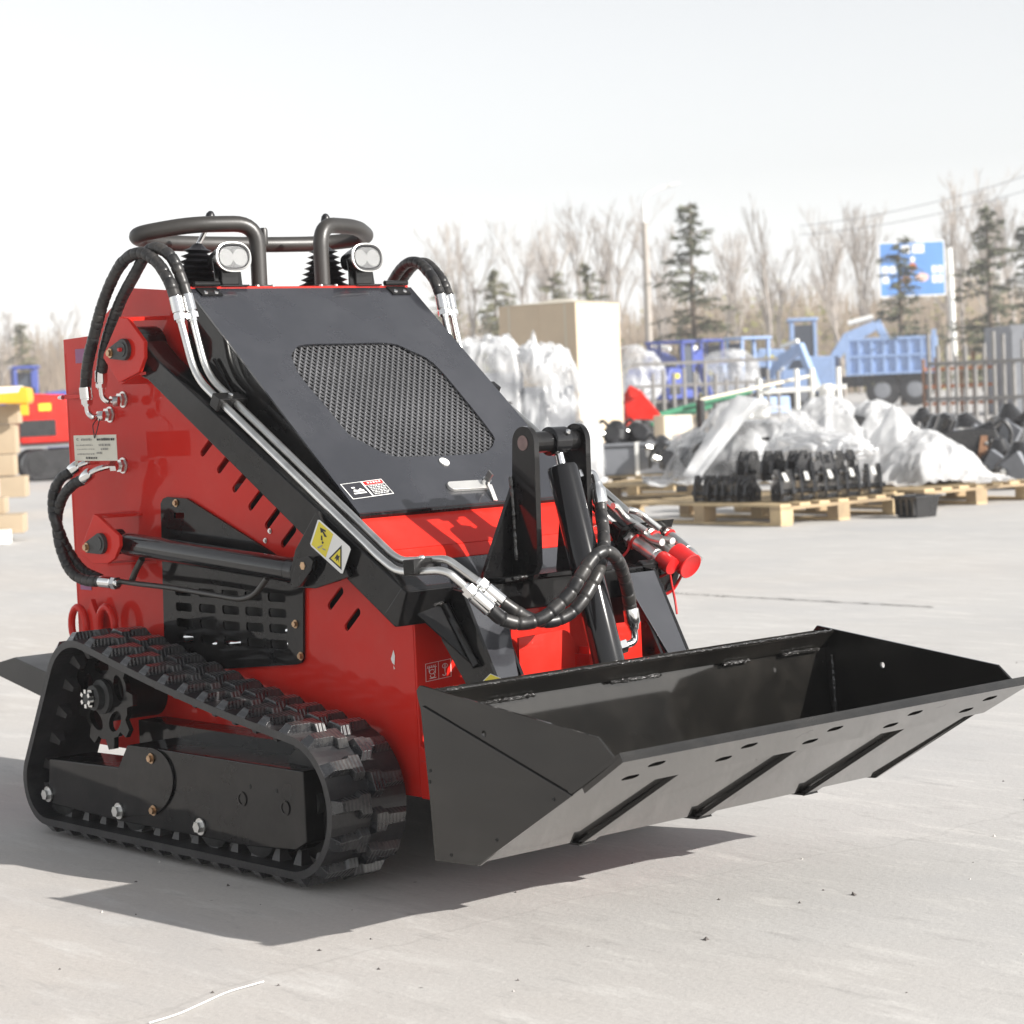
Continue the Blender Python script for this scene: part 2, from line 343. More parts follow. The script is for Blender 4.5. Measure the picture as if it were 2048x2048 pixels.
# body shell
part(MB().span(xr, xr+.008, -YS-.001, YS+.001, zf, 1.13), 'rear_plate', 'red', bevel=.002)
part(MB().span(-.335, HT.x-.002, -YS+.004, YS-.004, 1.240, 1.257), 'top_plate', 'red', bevel=.003)
part(MB().span(xr+.02, xf-.012, -YS+.012, YS-.012, zf+.004, zf+.012), 'belly_plate', 'black')
part(MB().span(-.30, .30, -.20, .20, .45, .80), 'engine_block', 'dark', bevel=.02)
fp = part(MB().span(xf-.006, xf, -YS+.001, YS-.001, zf, .585), 'front_panel', 'red', bevel=.002)
part(MB().span(xf+.001, xf+.05, -YS-.002, -YS+.05, zf-.002, zf+.075).prism([(xf+.001, -YS-.002, zf+.075), (xf+.05, -YS-.002, zf+.075), (xf+.001, -YS-.002, zf+.11)], (0, .006, 0)), 'corner_foot', 'red', bevel=.002)
part(MB().span(xf+.001, xf+.05, YS-.05, YS+.002, zf-.002, zf+.075), 'corner_foot', 'red', bevel=.002)
# nose facets below the hood
A_, B_, C_, D_ = V((.500, 0, .750)), V((.588, 0, .682)), V((.604, 0, .655)), V((xf+.004, 0, .575))
def strip(a, b, w, t=.004):
    return MB().prism([V((a.x, -w, a.z)), V((b.x, -w, b.z)), V((b.x, w, b.z)), V((a.x, w, a.z))], (hn*-t))
n1 = part(strip(A_, B_, .312), 'nose_panel', 'red', bevel=.001)
part(strip(B_+V((.001, 0, -.001)), C_, .309), 'nose_lip', 'red', bevel=.001)
part(strip(C_+V((.001, 0, -.001)), D_, .309), 'nose_guard', 'hood', bevel=.001)
bolts([Q(756, 1055, y=-.275)], hn, .009, 'zinc', n1); bolts([S(Q(756, 1055, y=-.275), 1)], hn, .009, 'zinc', n1)
# black louvred access plate on the side
px = lambda u, v: qxz(u, v, -YS-.008)
ol = [px(321, 1007), px(326, 997), px(334, 994), px(372, 997), px(540, 1103), px(601, 1150), px(606, 1170), px(606, 1318), px(602, 1326), px(594, 1329), px(330, 1345)]
hl = [rrect(*px(358, 1031), .042, .013, .003)]
for r_ in range(4):
    for c_ in range(5):
        u = 366+c_*46.8+r_*1.6; v = 1183+r_*31.2+c_*3.0
        hl.append(rrect(*px(u, v), .067, .0195, .007, 3))
ap = part(MB().plate(ol, hl, XZ(-YS-.008), (0, .005, 0)), 'access_plate', 'black')
bolts([Q(352, 1006, y=-YS-.0085), Q(591, 1248, y=-YS-.0085), Q(602, 1312, y=-YS-.0085)], (0, -1, 0), .0062, 'gold', ap)
part(MB().span(-.2, .3, -YS+.02, -YS+.016, .30, .62), 'louvre_shade_sheet', 'dark', ap)  # dark sheet added behind the louvres, painting the shade of the hollow body
for k, (u, v, r_) in enumerate(((372, 1276, .010), (430, 1290, .008), (455, 1288, .006), (575, 1262, .007), (580, 1288, .009))):
    part(MB().lathe([(r_, 0), (r_*1.3, .01), (r_*.8, .03), (r_, .05)], Q(u, v, y=-YS+.006), (1, .2, .1), 10), 'hydraulic_fitting', 'chrome', ap)
# rivets and label on side panel
bolts([Q(540, 1062, y=-YS-.001), Q(531, 1081, y=-YS-.001)], (0, -1, 0), .004, 'zinc')
MBl = MB().box(Q(160, 712, y=-YS-.0012), (.042, .001, .034)); part(MBl, 'small_label', 'purple')
part(MB().box(Q(172, 1173, y=-YS-.0012), (.05, .001, .016)), 'small_label', 'purple')
part(MB().prism([Q(782, 1318, y=-YS-.0008), Q(787, 1300, y=-YS-.0008), Q(790, 1312, y=-YS-.0008), Q(789, 1330, y=-YS-.0008), Q(785, 1326, y=-YS-.0008)], (0, -.0004, 0)), 'paint_chip', 'white')
part(MB().prism([Q(787, 1331, y=-YS-.0008), Q(790, 1337, y=-YS-.0008), Q(788, 1339, y=-YS-.0008)], (0, -.0004, 0)), 'paint_chip', 'white')

# ---- hood with grille
def on_hood(u, v):
    D = _f + _r*((u-1024)/FPX) - _u*((v-1024)/FPX); t = (HT-CAM).dot(hn)/D.dot(hn); return CAM+D*t
def grille_outline():
    px_ = [(588, 726), (583, 712), (590, 699), (609, 689), (700, 686.5), (779, 686), (818, 700), (867, 726), (930, 798), (985, 868), (988, 883), (983, 895), (968, 905), (945, 908), (890, 911), (832, 913), (793, 913), (762, 903), (726, 884), (697, 868), (650, 811), (603, 755)]
    P = []
    for u, v in px_: q = on_hood(u, v)-HT; P.append(V((q.dot(hd), q.y, 0)))
    n = len(P); out = []
    for i in range(n):
        p0, p1, p2, p3 = P[i-1], P[i], P[(i+1) % n], P[(i+2) % n]
        for k in range(3):
            t = k/3; q = .5*((2*p1)+(p2-p0)*t+(2*p0-5*p1+4*p2-p3)*t*t+(3*p1-p0-3*p2+p3)*t**3); out.append((q.x, q.y))
    return out
GO = grille_outline()
hood = part(MB().plate([(0, -HW), (HLEN, -HW), (HLEN, HW), (0, HW)], [GO], lambda s, y: H(s, y), hn*-.004), 'hood', 'hood')
def inside(s, y, poly):
    c = False; n = len(poly)
    for i in range(n):
        a, b = poly[i], poly[i-1]
        if (a[1] > y) != (b[1] > y) and s < (b[0]-a[0])*(y-a[1])/(b[1]-a[1])+a[0]: c = not c
    return c
mb = MB(); py, ps = .0165, .0118
nodes = {}
for i in range(-2, 50):
    for j in range(-18, 19):
        s_ = .120+i*ps; y_ = j*py+(py/2 if i % 2 else 0); nodes[(i, j)] = (s_, y_)
for (i, j), (s_, y_) in nodes.items():
    for dj in ((0, 1) if i % 2 else (-1, 0)):
        q = nodes.get((i+1, j+dj))
        if not q: continue
        mid = ((s_+q[0])/2, (y_+q[1])/2)
        if not inside(mid[0], mid[1], [(a+(.006 if a > .40 else -.006), b+(.006 if b > 0 else -.006)) for a, b in GO]): continue
        # expanded-metal strand: rounded bar, swelling and rising where strands meet
        a = H(s_, y_, -.0075); b = H(q[0], q[1], -.0075); c = (a+b)/2-hn*.0012
        mb.tube([a, a+(c-a)*.55, c, b+(c-b)*.55, b], [.0036, .0024, .0020, .0024, .0036], 5, caps=False)
part(mb, 'grille', 'gmesh' if 'gmesh' in M else 'barrel', hood)
part(MB().prism([H(.09, -.29, -.06), H(.68, -.29, -.06), H(.68, .29, -.06), H(.09, .29, -.06)], hn*-.01), 'radiator_core', 'dark', hood)
shr = MB()
for (p0, p1) in (((.09, -.29), (.68, -.29)), ((.68, -.29), (.68, .29)), ((.68, .29), (.09, .29)), ((.09, .29), (.09, -.29))):
    shr.add([H(*p0, -.006), H(*p1, -.006), H(*p1, -.0595), H(*p0, -.0595)], [(0, 1, 2, 3)])
part(shr, 'radiator_shroud', 'dark', hood)
# hood skirts
for s in (-1, 1):
    y0 = s*HW
    pts = [H(.0, y0, -.0045), H(HLEN, y0, -.0045), H(HLEN, y0, -.03), H(.40, y0, -.115), H(.10, y0, -.125), H(.03, y0, -.05)]
    part(MB().prism(pts, (0, -s*.004, 0)), 'hood_skirt', 'black', hood, bevel=.001)
    part(MB().tube([H(.18, y0-s*.0, -.06)+V((0, s*.006, 0)), H(.32, y0, -.085)+V((0, s*.006, 0)), H(.55, y0, -.06)+V((0, s*.006, 0))], .004, 8), 'skirt_stay', 'black', hood)
part(MB().prism([H(HLEN-.002, -HW, .0005), H(HLEN+.004, -HW, -.004), H(HLEN+.004, HW, -.004), H(HLEN-.002, HW, .0005)], hn*-.012), 'hood_edge', 'black', hood)
part(MB().span(HT.x-.006, HT.x-.0005, -HW+.008, HW-.008, 1.246, 1.2575), 'top_lip', 'red', bevel=.001)
for s in (-1, 1):       # hinges
    h = part(MB().prism([H(.001, s*.272-.030, .0005), H(.030, s*.272-.026, .0005), H(.030, s*.272+.030, .0005), H(.001, s*.272+.026, .0005)], hn*.004), 'hinge', 'black', hood, bevel=.001)
    part(MB().cyl(H(-.004, s*.272-.034, .010), H(-.004, s*.272+.034, .010), .006, 12), 'hinge_pin', 'black', h)
    for k in (-.013, .015): part(MB().lathe([(.006, 0), (.005, .002), (.0, .003)], H(.020, s*.272+k, .0045), hn, 12), 'screw', 'chrome', h)
# latch with key
a = on_hood(902, 976); b = on_hood(968, 972)
ax = (b-a).normalized(); sd = hn.cross(ax)
out = [(c[0], c[1]) for c in rrect(0, 0, (b-a).length+.02, .026, .0125, 6)]; mid = (a+b)/2
lt = part(MB().plate(out, [], lambda x, y: mid+ax*x+sd*y+hn*.0005, hn*.007), 'latch', 'latchm', hood, bevel=.001)
kb = b+hn*.0075
part(MB().cyl(kb, kb+hn*.012, .010, 16), 'lock_barrel', 'chrome', lt)
part(MB().box(kb+hn*.022, (.004, .016, .018), Matrix((ax, sd, hn)).transposed()), 'key', 'steel', lt)
part(MB().bar(on_hood(975, 978)+hn*.012, on_hood(990, 1003)+hn*.003, .010, .0025, hn), 'spare_key', 'latchm', lt)
part(MB().lathe([(.012, 0), (.012, .003), (.005, .0032), (.005, .001)], on_hood(888, 925)+hn*.0005, hn, 20), 'round_plug', 'white', hood)
# hood label
o_ = on_hood(680, 969); e1 = (on_hood(762, 958)-o_); e2 = (on_hood(706, 999)-o_)
def decal(name, o, e1, e2, shapes, parent, n, off=.0006):
    mb = MB(); keys = []
    for lev, (mk, poly) in enumerate(shapes):
        if mk not in keys: keys.append(mk)
        P = [o+e1*x+e2*y+n*(off+.00025*min(lev, 5)) for x, y in poly]
        mb.add(P, [tuple(range(len(P)))], m=keys.index(mk))
    return mb.build(name, [M[k] for k in keys], parent, recalc=False)
def rc(x0, y0, x1, y1): return [(x0, y0), (x1, y0), (x1, y1), (x0, y1)]
sh = [('white', rc(0, 0, 1, 1)), ('ink', rc(.02, .03, .48, .97)), ('redcap', rc(.52, .04, .98, .27)), ('ink', rc(.52, .30, .98, .96)),
      ('white', rc(.12, .66, .42, .74)), ('white', [(.14, .60), (.18, .45), (.27, .52), (.34, .42), (.40, .55), (.40, .62)]), ('white', rc(.16, .30, .24, .38))]
random.seed(3)
for k in range(6):
    x = .56
    while x < .92:
        w = random.uniform(.02, .07); sh.append(('white', rc(x, .35+k*.10, min(x+w, .95), .395+k*.10))); x += w+.018
for k in range(5): sh.append(('white', rc(.60+k*.07, .11, .64+k*.07, .20)))
decal('warning_label', o_, e1, e2, sh, hood, hn)

# ---- lamps
for s in (-1, 1):
    c = V((-.0838, s*.1921, 1.324)); ax = V((.985, s*.02, .10)).normalized(); u_ = V((0, 1, 0)); w_ = ax.cross(u_).normalized(); u_ = w_.cross(ax)
    def ov(wd, ht, off, n=32, c=c, ax=ax, u_=u_, w_=w_):
        o = []
        for k in range(n):
            t = 2*PI*k/n; cx, sy = math.cos(t), math.sin(t)
            x = math.copysign(abs(cx)**.75, cx)*wd/2; y = math.copysign(abs(sy)**.85, sy)*ht/2; o.append(c+u_*x+w_*y+ax*off)
        return o
    def loft(rings):
        mb = MB(); n = len(rings[0]); vs = [p for r in rings for p in r]; fs = []
        for i in range(len(rings)-1):
            for k in range(n): fs.append((i*n+k, i*n+(k+1) % n, (i+1)*n+(k+1) % n, (i+1)*n+k))
        fs.append(tuple(range(n-1, -1, -1))); fs.append(tuple(range((len(rings)-1)*n, len(rings)*n))); return mb.add(vs, fs, True)
    lamp = part(loft([ov(.034, .030, -.075), ov(.048, .040, -.070), ov(.062, .052, -.045), ov(.088, .064, -.006), ov(.090, .066, .0)]), 'work_lamp', 'black')
    n = 32; R1, R2, R3, R4 = ov(.090, .066, -.002), ov(.093, .069, .006), ov(.080, .054, .006), ov(.074, .048, -.004)
    R2b = ov(.088, .064, .0065)
    qd = lambda A_, B_: MB().add(A_+B_, [(k, (k+1) % n, n+(k+1) % n, n+k) for k in range(n)], True)
    bz = qd(R1, R2); bz.add(R2+R2b, [(k, (k+1) % n, n+(k+1) % n, n+k) for k in range(n)], True); part(bz, 'bezel', 'zinc', lamp)
    gk = qd(R2b, R3); gk.add(R3+R4, [(k, (k+1) % n, n+(k+1) % n, n+k) for k in range(n)], True); part(gk, 'gasket', 'boot', lamp)
    for q in (-1, 1):
        cc = c+u_*q*.019-ax*.0; part(MB().lathe([(.004, -.018), (.011, -.014), (.017, -.006), (.0195, .001)], cc, ax, 20), 'reflector', 'reflector', lamp)
        part(MB().lathe([(.005, -.017), (.004, -.012), (0, -.010)], cc, ax, 12), 'led_chip', 'yellow', lamp)
    part(MB().prism(ov(.076, .050, .0035), ax*.0015), 'lens', 'lens', lamp)
    for q in (-1, 1): part(MB().bar(c+u_*q*.028-ax*.03-w_*.0, V((c.x-.02, c.y+q*.028, 1.261)), .016, .004, (1, 0, 0)), 'bracket', 'black', lamp)
    part(MB().span(c.x-.045, c.x-.012, c.y-.024, c.y+.024, 1.2615, 1.300), 'pedestal', 'black', lamp, bevel=.003)
    part(MB().span(c.x-.055, c.x+.01, c.y-.036, c.y+.036, 1.2575, 1.2615), 'bracket_base', 'black', lamp, bevel=.001)

# ---- handle hoop (one continuous bent tube)
def hp(s): return [V((-.127, s*.091, 1.257)), V((-.127, s*.091, 1.405)), V((-.175, s*.240, 1.405)), V((-.264, s*.346, 1.386)), V((-.335, s*.25, 1.376)), V((-.352, s*.10, 1.374))]
path = hp(-1)+list(reversed(hp(1)))
hand = part(MB().tube(fillet(path, .055, 8), .0188, 16), 'grab_handle', 'satin')
for s in (-1, 1): part(MB().lathe([(.030, 0), (.030, .004), (.020, .006)], (-.127, s*.091, 1.257), (0, 0, 1), 16), 'foot_flange', 'satin', hand)
for s in (-1, 1):
    for q in (-.022, .022): part(MB().bolt((-.105, s*.091+q, 1.2575), (0, 0, 1), .005), 'bolt', 'zinc', hand)
# joysticks in bellows
for s, b0, tip in ((-1, Q(392, 553, x=-.215), Q(421, 430, x=-.205)), (1, Q(648, 560, x=-.215), Q(651, 435, x=-.205))):
    b0 = V((b0.x, b0.y, 1.257)); ax = (tip-b0); pr = []
    for k in range(7):
        r = .062-.0045*k; h = .004+k*.0135; pr += [(r-.014, h), (r, h+.0055), (r-.014, h+.011)]
    pr += [(.017, .100), (.008, .108)]
    j = part(MB().lathe(pr, b0, ax.normalized()*.35+V((0, 0, .65)), 24), 'joystick', 'boot')
    base = b0+ (ax.normalized()*.35+V((0, 0, .65))).normalized()*.105
    part(MB().cyl(base, tip-ax.normalized()*.02, .006, 10), 'stem', 'chrome', j)
    part(MB().lathe([(.004, -.034), (.010, -.022), (.0115, -.008), (.010, .002), (.005, .0085), (0, .010)], tip, ax, 14), 'knob', 'boot', j)
lv = part(MB().cyl(V((-.14, -.064, 1.257)), Q(528, 490, x=-.14), .0042, 10), 'throttle_lever', 'zinc')
part(MB().lathe([(.008, 0), (.0095, .006), (.0095, .036), (.007, .042)], Q(528.5, 492, x=-.14), (0, 0, 1), 14), 'grip', 'satin', lv)

# ---- arms, legs and cross member
ptop0, ptop1 = Q(313, 718, y=-YA), Q(806, 1177, y=-YA)
pbot0, pbot1 = Q(295, 760, y=-YA), Q(790, 1256, y=-YA)
PV = Q(252, 702, y=-.40)
ad = (ptop1-ptop0).normalized(); an = V((-ad.z, 0, ad.x))
if an.z < 0: an = -an
arms = {}
for s in (-1, 1):
    # pivot end drawn as an arc about the pin
    pts = []; rad = .047
    a0 = math.atan2(an.z, an.x)
    for k in range(11):
        t = a0+PI*k/10; pts.append(V((PV.x+rad*math.cos(t), -YA, PV.z+rad*math.sin(t))))
    poly = [ptop1, ptop0]+pts+[pbot0, pbot1]
    poly = [S(p, s) for p in poly]
    arm = part(MB().prism(poly, (0, -s*(YA-YI), 0)), 'loader_arm', 'black', bevel=.004); arms[s] = arm
    part(MB().cyl(S(V((PV.x, -YA-.001, PV.z)), s), S(V((PV.x, -YI+.001, PV.z)), s), .055, 28), 'pivot_boss', 'black', arm)
    # elbow block
    e = [ptop1+V((-.004, 0, .002)), Q(813.6, 1184, y=-YA), Q(796, 1255, y=-YA), pbot1+V((-.03, 0, .028))]
    part(MB().prism([S(V((p.x, -YA-.0015, p.z)), s) for p in e], (0, -s*.125, 0)), 'elbow_block', 'black', arm, bevel=.003)
    # lug that takes the lift cylinder
    lg = [Q(632, 1022, y=-.402), Q(590, 1100, y=-.402), Q(578, 1150, y=-.402), Q(585, 1166, y=-.402), Q(600, 1176, y=-.402), Q(630, 1177, y=-.402), Q(698, 1154, y=-.402)]
    lug = part(MB().prism([S(p, s) for p in lg], (0, -s*.012, 0)), 'cylinder_lug', 'black', arm, bevel=.002)
    bolts([S(Q(612, 1131, y=-.4125), s)], (0, s, 0), .009, 'gold', lug)
    part(MB().prism([S(V((p.x, -.4125, p.z)), s) for p in [Q(*q, y=-.4125) for q in ((600, 1118), (622, 1112), (632, 1122), (628, 1140), (606, 1172), (590, 1176), (586, 1166))]], (0, s*.008, 0)), 'lock_plate', 'black', lug, bevel=.001)
    # leg down to the quick hitch
    la = [V((.690, 0, .610)), V((.772, 0, .600)), V((.871, 0, .417)), V((.905, 0, .350)), V((.825, 0, .350)), V((.700, 0, .500))]
    leg = part(MB().prism([V((p.x, s*.272, p.z)) for p in la], (0, -s*.008, 0)), 'leg_side_plate', 'black', arm, bevel=.001)
    F = [V((.773, s*.2715, .598)), V((.906, s*.2715, .348)), V((.906, s*.205, .348)), V((.868, s*.214, .417)), V((.812, s*.186, .525)), V((.773, s*.17, .598))]
    part(MB().prism(F, V((-.008, 0, -.004))), 'leg_front_plate', 'hood', arm, bevel=.001)
    part(MB().prism([V((p.x-.006, s*.200, p.z)) for p in la], (0, -s*.008, 0)), 'leg_side_plate', 'black', arm, bevel=.001)
    # gusset under the elbow and brace tube
    ga, gb, gc = Q(828, 1222, y=-.350), Q(884, 1204, y=-.285), Q(950, 1332, y=-.278)
    gn = (gb-ga).cross(gc-ga).normalized()*.006
    part(MB().prism([S(p, s) for p in (ga, gb, gc)], S(gn, s)), 'gusset', 'black', arm, bevel=.0008)
    part(MB().tube([S(p, s) for p in (Q(890, 1210, y=-.282), Q(953, 1332, y=-.278))], .009, 10), 'brace_rod', 'black', arm)
    part(MB().tube([S(p, s) for p in spline([Q(829, 1218, y=-.352), Q(850, 1211, y=-.325), Q(870, 1208, y=-.303), Q(886, 1206, y=-.287)], .004)], [.0035+.0012*((k*7) % 3) for k in range(len(spline([Q(829, 1218, y=-.352), Q(850, 1211, y=-.325), Q(870, 1208, y=-.303), Q(886, 1206, y=-.287)], .004)))], 8), 'weld_bead', 'weld', arm)
part(MB().span(.655, .745, -.262, .262, .545, .607), 'cross_member', 'black', bevel=.004)
# yellow and white hazard sticker on the camera-side lug
nY = V((0, -1, 0))
o_ = Q(637, 1037, y=-.4028); e1 = Q(703, 1096, y=-.4028)-o_; e2 = Q(620, 1090, y=-.4028)-o_
def rr(x0, y0, x1, y1, r=.05):
    return [(x0+r, y0), (x1-r, y0), (x1, y0+r), (x1, y1-r), (x1-r, y1), (x0+r, y1), (x0, y1-r), (x0, y0+r)]
lug_r = [c for c in arms[-1].children if c.name.startswith('cylinder_lug')][0]
sh = [('ink', rr(-.01, -.012, 1.01, 1.012)), ('white', rr(0, 0, 1, 1)), ('yellow', rc(.04, .06, .48, .94)), ('ink', [(.56, .88), (.76, .16), (.95, .88)]), ('yellow', [(.61, .82), (.76, .30), (.90, .82)]),
      ('ink', [(.70, .74), (.73, .52), (.77, .55), (.81, .50), (.80, .60), (.84, .74), (.79, .66), (.76, .76), (.74, .68)]),
      ('ink', [(.12, .20), (.28, .14), (.29, .19), (.22, .22), (.36, .30), (.30, .36), (.22, .28), (.18, .34)]), ('ink', [(.20, .40), (.24, .40), (.28, .52), (.24, .55)]),
      ('ink', [(.27, .54), (.33, .54), (.31, .62), (.28, .61)]), ('greyink', [(.20, .86), (.30, .66), (.33, .66), (.25, .86)]), ('greyink', [(.33, .74), (.42, .70), (.43, .73), (.35, .78)])]
decal('hazard_sticker', o_, e1, e2, sh, lug_r, nY)
# mast on the cross member that carries the bucket tilt cylinder
PIN = V((.769, 0, .888))
for y0, s in ((-.091, -1), (.052, 1)):
    pts = []
    for k in range(13):
        t = PI*k/12; pts.append((PIN.x+.034*math.cos(t), PIN.z+.034*math.sin(t)))
    pts += [(PIN.x-.040, .80), (PIN.x-.058, .72), (PIN.x-.075, .610), (PIN.x+.010, .606), (PIN.x+.030, .64)]
    lugm = part(MB().plate(pts, [], XZ(y0), (0, .014, 0)), 'mast_plate', 'black', bevel=.002)
    part(MB().cyl(V((PIN.x, y0-.0015, PIN.z)), V((PIN.x, y0+.0155, PIN.z)), .0155, 24), 'pin_end', 'pinface', lugm)
    if s < 0:
        gp_ = [V((PIN.x-.036, y0-.0005, .80)), V((PIN.x-.050, y0-.0005, .607)), V((PIN.x-.050, y0-.085, .607))]
        part(MB().prism(gp_, (-.010, 0, 0)), 'mast_gusset', 'black', lugm, bevel=.001)
        wp = spline([Q(1021, 953, y=y0-.004), Q(1026, 1010, y=y0-.004), Q(1033, 1120, y=y0-.004)], .004)
        random.seed(5); part(MB().tube(wp, [.0028+random.random()*.0022 for _ in wp], 8), 'weld_bead', 'weld', lugm)
    else:
        part(MB().prism([V((PIN.x-.036, y0+.0145, .80)), V((PIN.x-.050, y0+.0145, .607)), V((PIN.x-.050, y0+.085, .607))], (-.010, 0, 0)), 'mast_gusset', 'black', lugm, bevel=.001)
part(MB().prism([(.655, -.19, .6075), (.765, -.15, .6075), (.765, .15, .6075), (.655, .19, .6075)], (0, 0, .010)), 'mast_base', 'black', bevel=.002)
random.seed(8); wp = [V((.768+random.uniform(-.002, .002), -.13+.004*k, .615)) for k in range(18)]
part(MB().tube(wp, [.003+random.random()*.003 for _ in wp], 8), 'weld_bead', 'weld')
part(MB().cyl(PIN+V((0, -.078, 0)), PIN+V((0, .054, 0)), .022, 24), 'mast_pin', 'black')

# ---- tilt cylinder
tc_ = Q(1222, 1340, y=0); tdir = (tc_-PIN).normalized()
tcyl = part(MB().lathe([(.022, 0), (.030, .003), (.0325, .010), (.0325, .60), (.030, .61)], PIN+tdir*.052, tdir, 32), 'tilt_cylinder', 'barrel')
part(MB().cyl(PIN+tdir*.02, PIN+tdir*.06, .0105, 16), 'piston_rod', 'chrome', tcyl)
part(MB().lathe([(.024, -.024), (.030, -.020), (.030, .020), (.024, .024)], PIN, (0, 1, 0), 28), 'rod_eye', 'barrel', tcyl)
part(MB().lathe([(.006, 0), (.006, .005), (.003, .009)], PIN+V((.026, .008, .016)), (.8, 0, .5), 10), 'grease_nipple', 'chrome', tcyl)
pd = V((.75, .66, 0)).normalized()
def portat(u, v, y): return Q(u, v, y=y)
for (u, v) in ((1133, 962), (1214, 1303)):
    c0 = Q(u-10, v+2, y=.012)
    part(MB().lathe([(.021, 0), (.021, .018), (.017, .022)], c0, pd+V((0, 0, .05)), 20), 'port_boss', 'barrel', tcyl)
# ---- bucket
BW = .55
br, bb, bf, bt, bu = V((.967, 0, .460)), V((1.003, 0, .136)), V((1.125, 0, .146)), V((1.502, 0, .3705)), V((1.452, 0, .404))
floor_p = [V((.985, 0, .452)), V((1.000, 0, .30)), V((1.012, 0, .155)), V((1.03, 0, .140)), V((1.118, 0, .1455)), bt+V((0.012, 0, .006))]
# shell: thick folded sheet, from the top rail down the back and along the floor to the lip
prof = floor_p; th = .008; innr = []
for i, p in enumerate(prof):
    a = prof[max(0, i-1)]; b = prof[min(len(prof)-1, i+1)]; d = (b-a).normalized(); innr.append(p+V((-d.z, 0, d.x))*th)
poly = [V((p.x, -BW-.012, p.z)) for p in prof]+[V((p.x, -BW-.012, p.z)) for p in reversed(innr)]
mb = MB(); n_ = len(prof)
for i in range(n_-1):
    x0 = -BW-.014 if i == n_-2 else -BW+.001; x1 = -x0
    if i == n_-2:
        # floor plate widens towards the lip
        q = [V((prof[i].x, -BW, prof[i].z)), V((prof[i+1].x, -BW-.012, prof[i+1].z)), V((prof[i+1].x, BW+.012, prof[i+1].z)), V((prof[i].x, BW, prof[i].z))]
        nn = (innr[i]-prof[i]); vs = q+[p+nn for p in q]
    else:
        vs = [V((prof[i].x, x0, prof[i].z)), V((prof[i+1].x, x0, prof[i+1].z)), V((prof[i+1].x, x1, prof[i+1].z)), V((prof[i].x, x1, prof[i].z))]+[V((innr[i].x, x0, innr[i].z)), V((innr[i+1].x, x0, innr[i+1].z)), V((innr[i+1].x, x1, innr[i+1].z)), V((innr[i].x, x1, innr[i].z))]
    mb.add(vs, [(0, 1, 2, 3), (7, 6, 5, 4), (0, 4, 5, 1), (1, 5, 6, 2), (2, 6, 7, 3), (3, 7, 4, 0)])
bk = part(mb, 'bucket', 'bucket')
fd = (bt-bf).normalized(); fn = V((fd.z, 0, -fd.x))           # along the floor, and its downward normal
# cutting edge bar with bolt slots
L_e = .125; e0 = bt+V((.012, 0, .006))-fd*L_e+fn*.0005
def FL(s, y): return e0+fd*s+V((0, y, 0))
hol = []
for k in range(5):
    yy = -BW+.085+k*(2*BW-.17)/4
    for s_, dy in ((.040, -.012), (.086, .014)): hol.append(slot((s_, yy+dy-.010), (s_, yy+dy+.010), .0095))
ce = part(MB().plate([(0, -BW-.004), (L_e+.004, -BW-.016), (L_e+.004, BW+.016), (0, BW+.004)], hol, FL, fn*.010), 'cutting_edge', 'bucket', bk)
# wear strips under the floor
fl_len = (bt-bf).length
for y_ in (-.30, .015, .33):
    part(MB().bar(bf+fd*.0+fn*.004+V((0, y_, 0)), bf+fd*(fl_len-.115)+fn*.004+V((0, y_, 0)), .030, .009, fn), 'wear_strip', 'bucket', bk, bevel=.001)
    part(MB().prism([bf+fn*.003+V((-.05, y_-.021, .001)), bf+fn*.004+V((.01, y_-.021, .004)), bf+fn*.004+V((.01, y_+.021, .004)), bf+fn*.003+V((-.05, y_+.021, .001))], fn*.005), 'wear_strip', 'bucket', bk)
# side plates
for s in (-1, 1):
    P_ = [(br.x+.010, br.z), (br.x, br.z-.010), (br.x+.002, br.z-.022), (br.x+.010, br.z-.045), (bb.x, bb.z), (bf.x, bf.z-.004), (bt.x-.005, bt.z-.004), (bu.x+.012, bu.z-.010), (bu.x, bu.z)]
    holes = [circ(1.155, .385, .0065, 12)]
    sp = part(MB().plate(P_, holes, XZ(s*BW), (0, s*.006, 0)), 'side_plate', 'bucket', bk)
    lo = [(br.x+.016, br.z-.052), (bf.x+.002, bf.z), (bf.x-.06, bf.z-.006), (bb.x+.004, bb.z+.002)]
    up_ = Q(852, 1410, y=-BW); dn_ = Q(1153, 1590, y=-BW)
    poly2 = [(up_.x, up_.z), (dn_.x, dn_.z), (bf.x, bf.z-.0035), (bb.x+.001, bb.z+.001)]
    part(MB().plate(poly2, [], XZ(s*(BW+.0062)), (0, s*.004, 0)), 'wear_plate', 'bucket', sp, bevel=.0008)
    for q in ((869, 1540), (868, 1562), (911, 1708), (1002, 1678), (1116, 1597)):
        h = Q(*q, y=-BW); part(MB().lathe([(.0035, 0), (.003, .0012)], V((h.x, s*(BW+.0104), h.z)), (0, s, 0), 10), 'plug_weld', 'dark', sp)
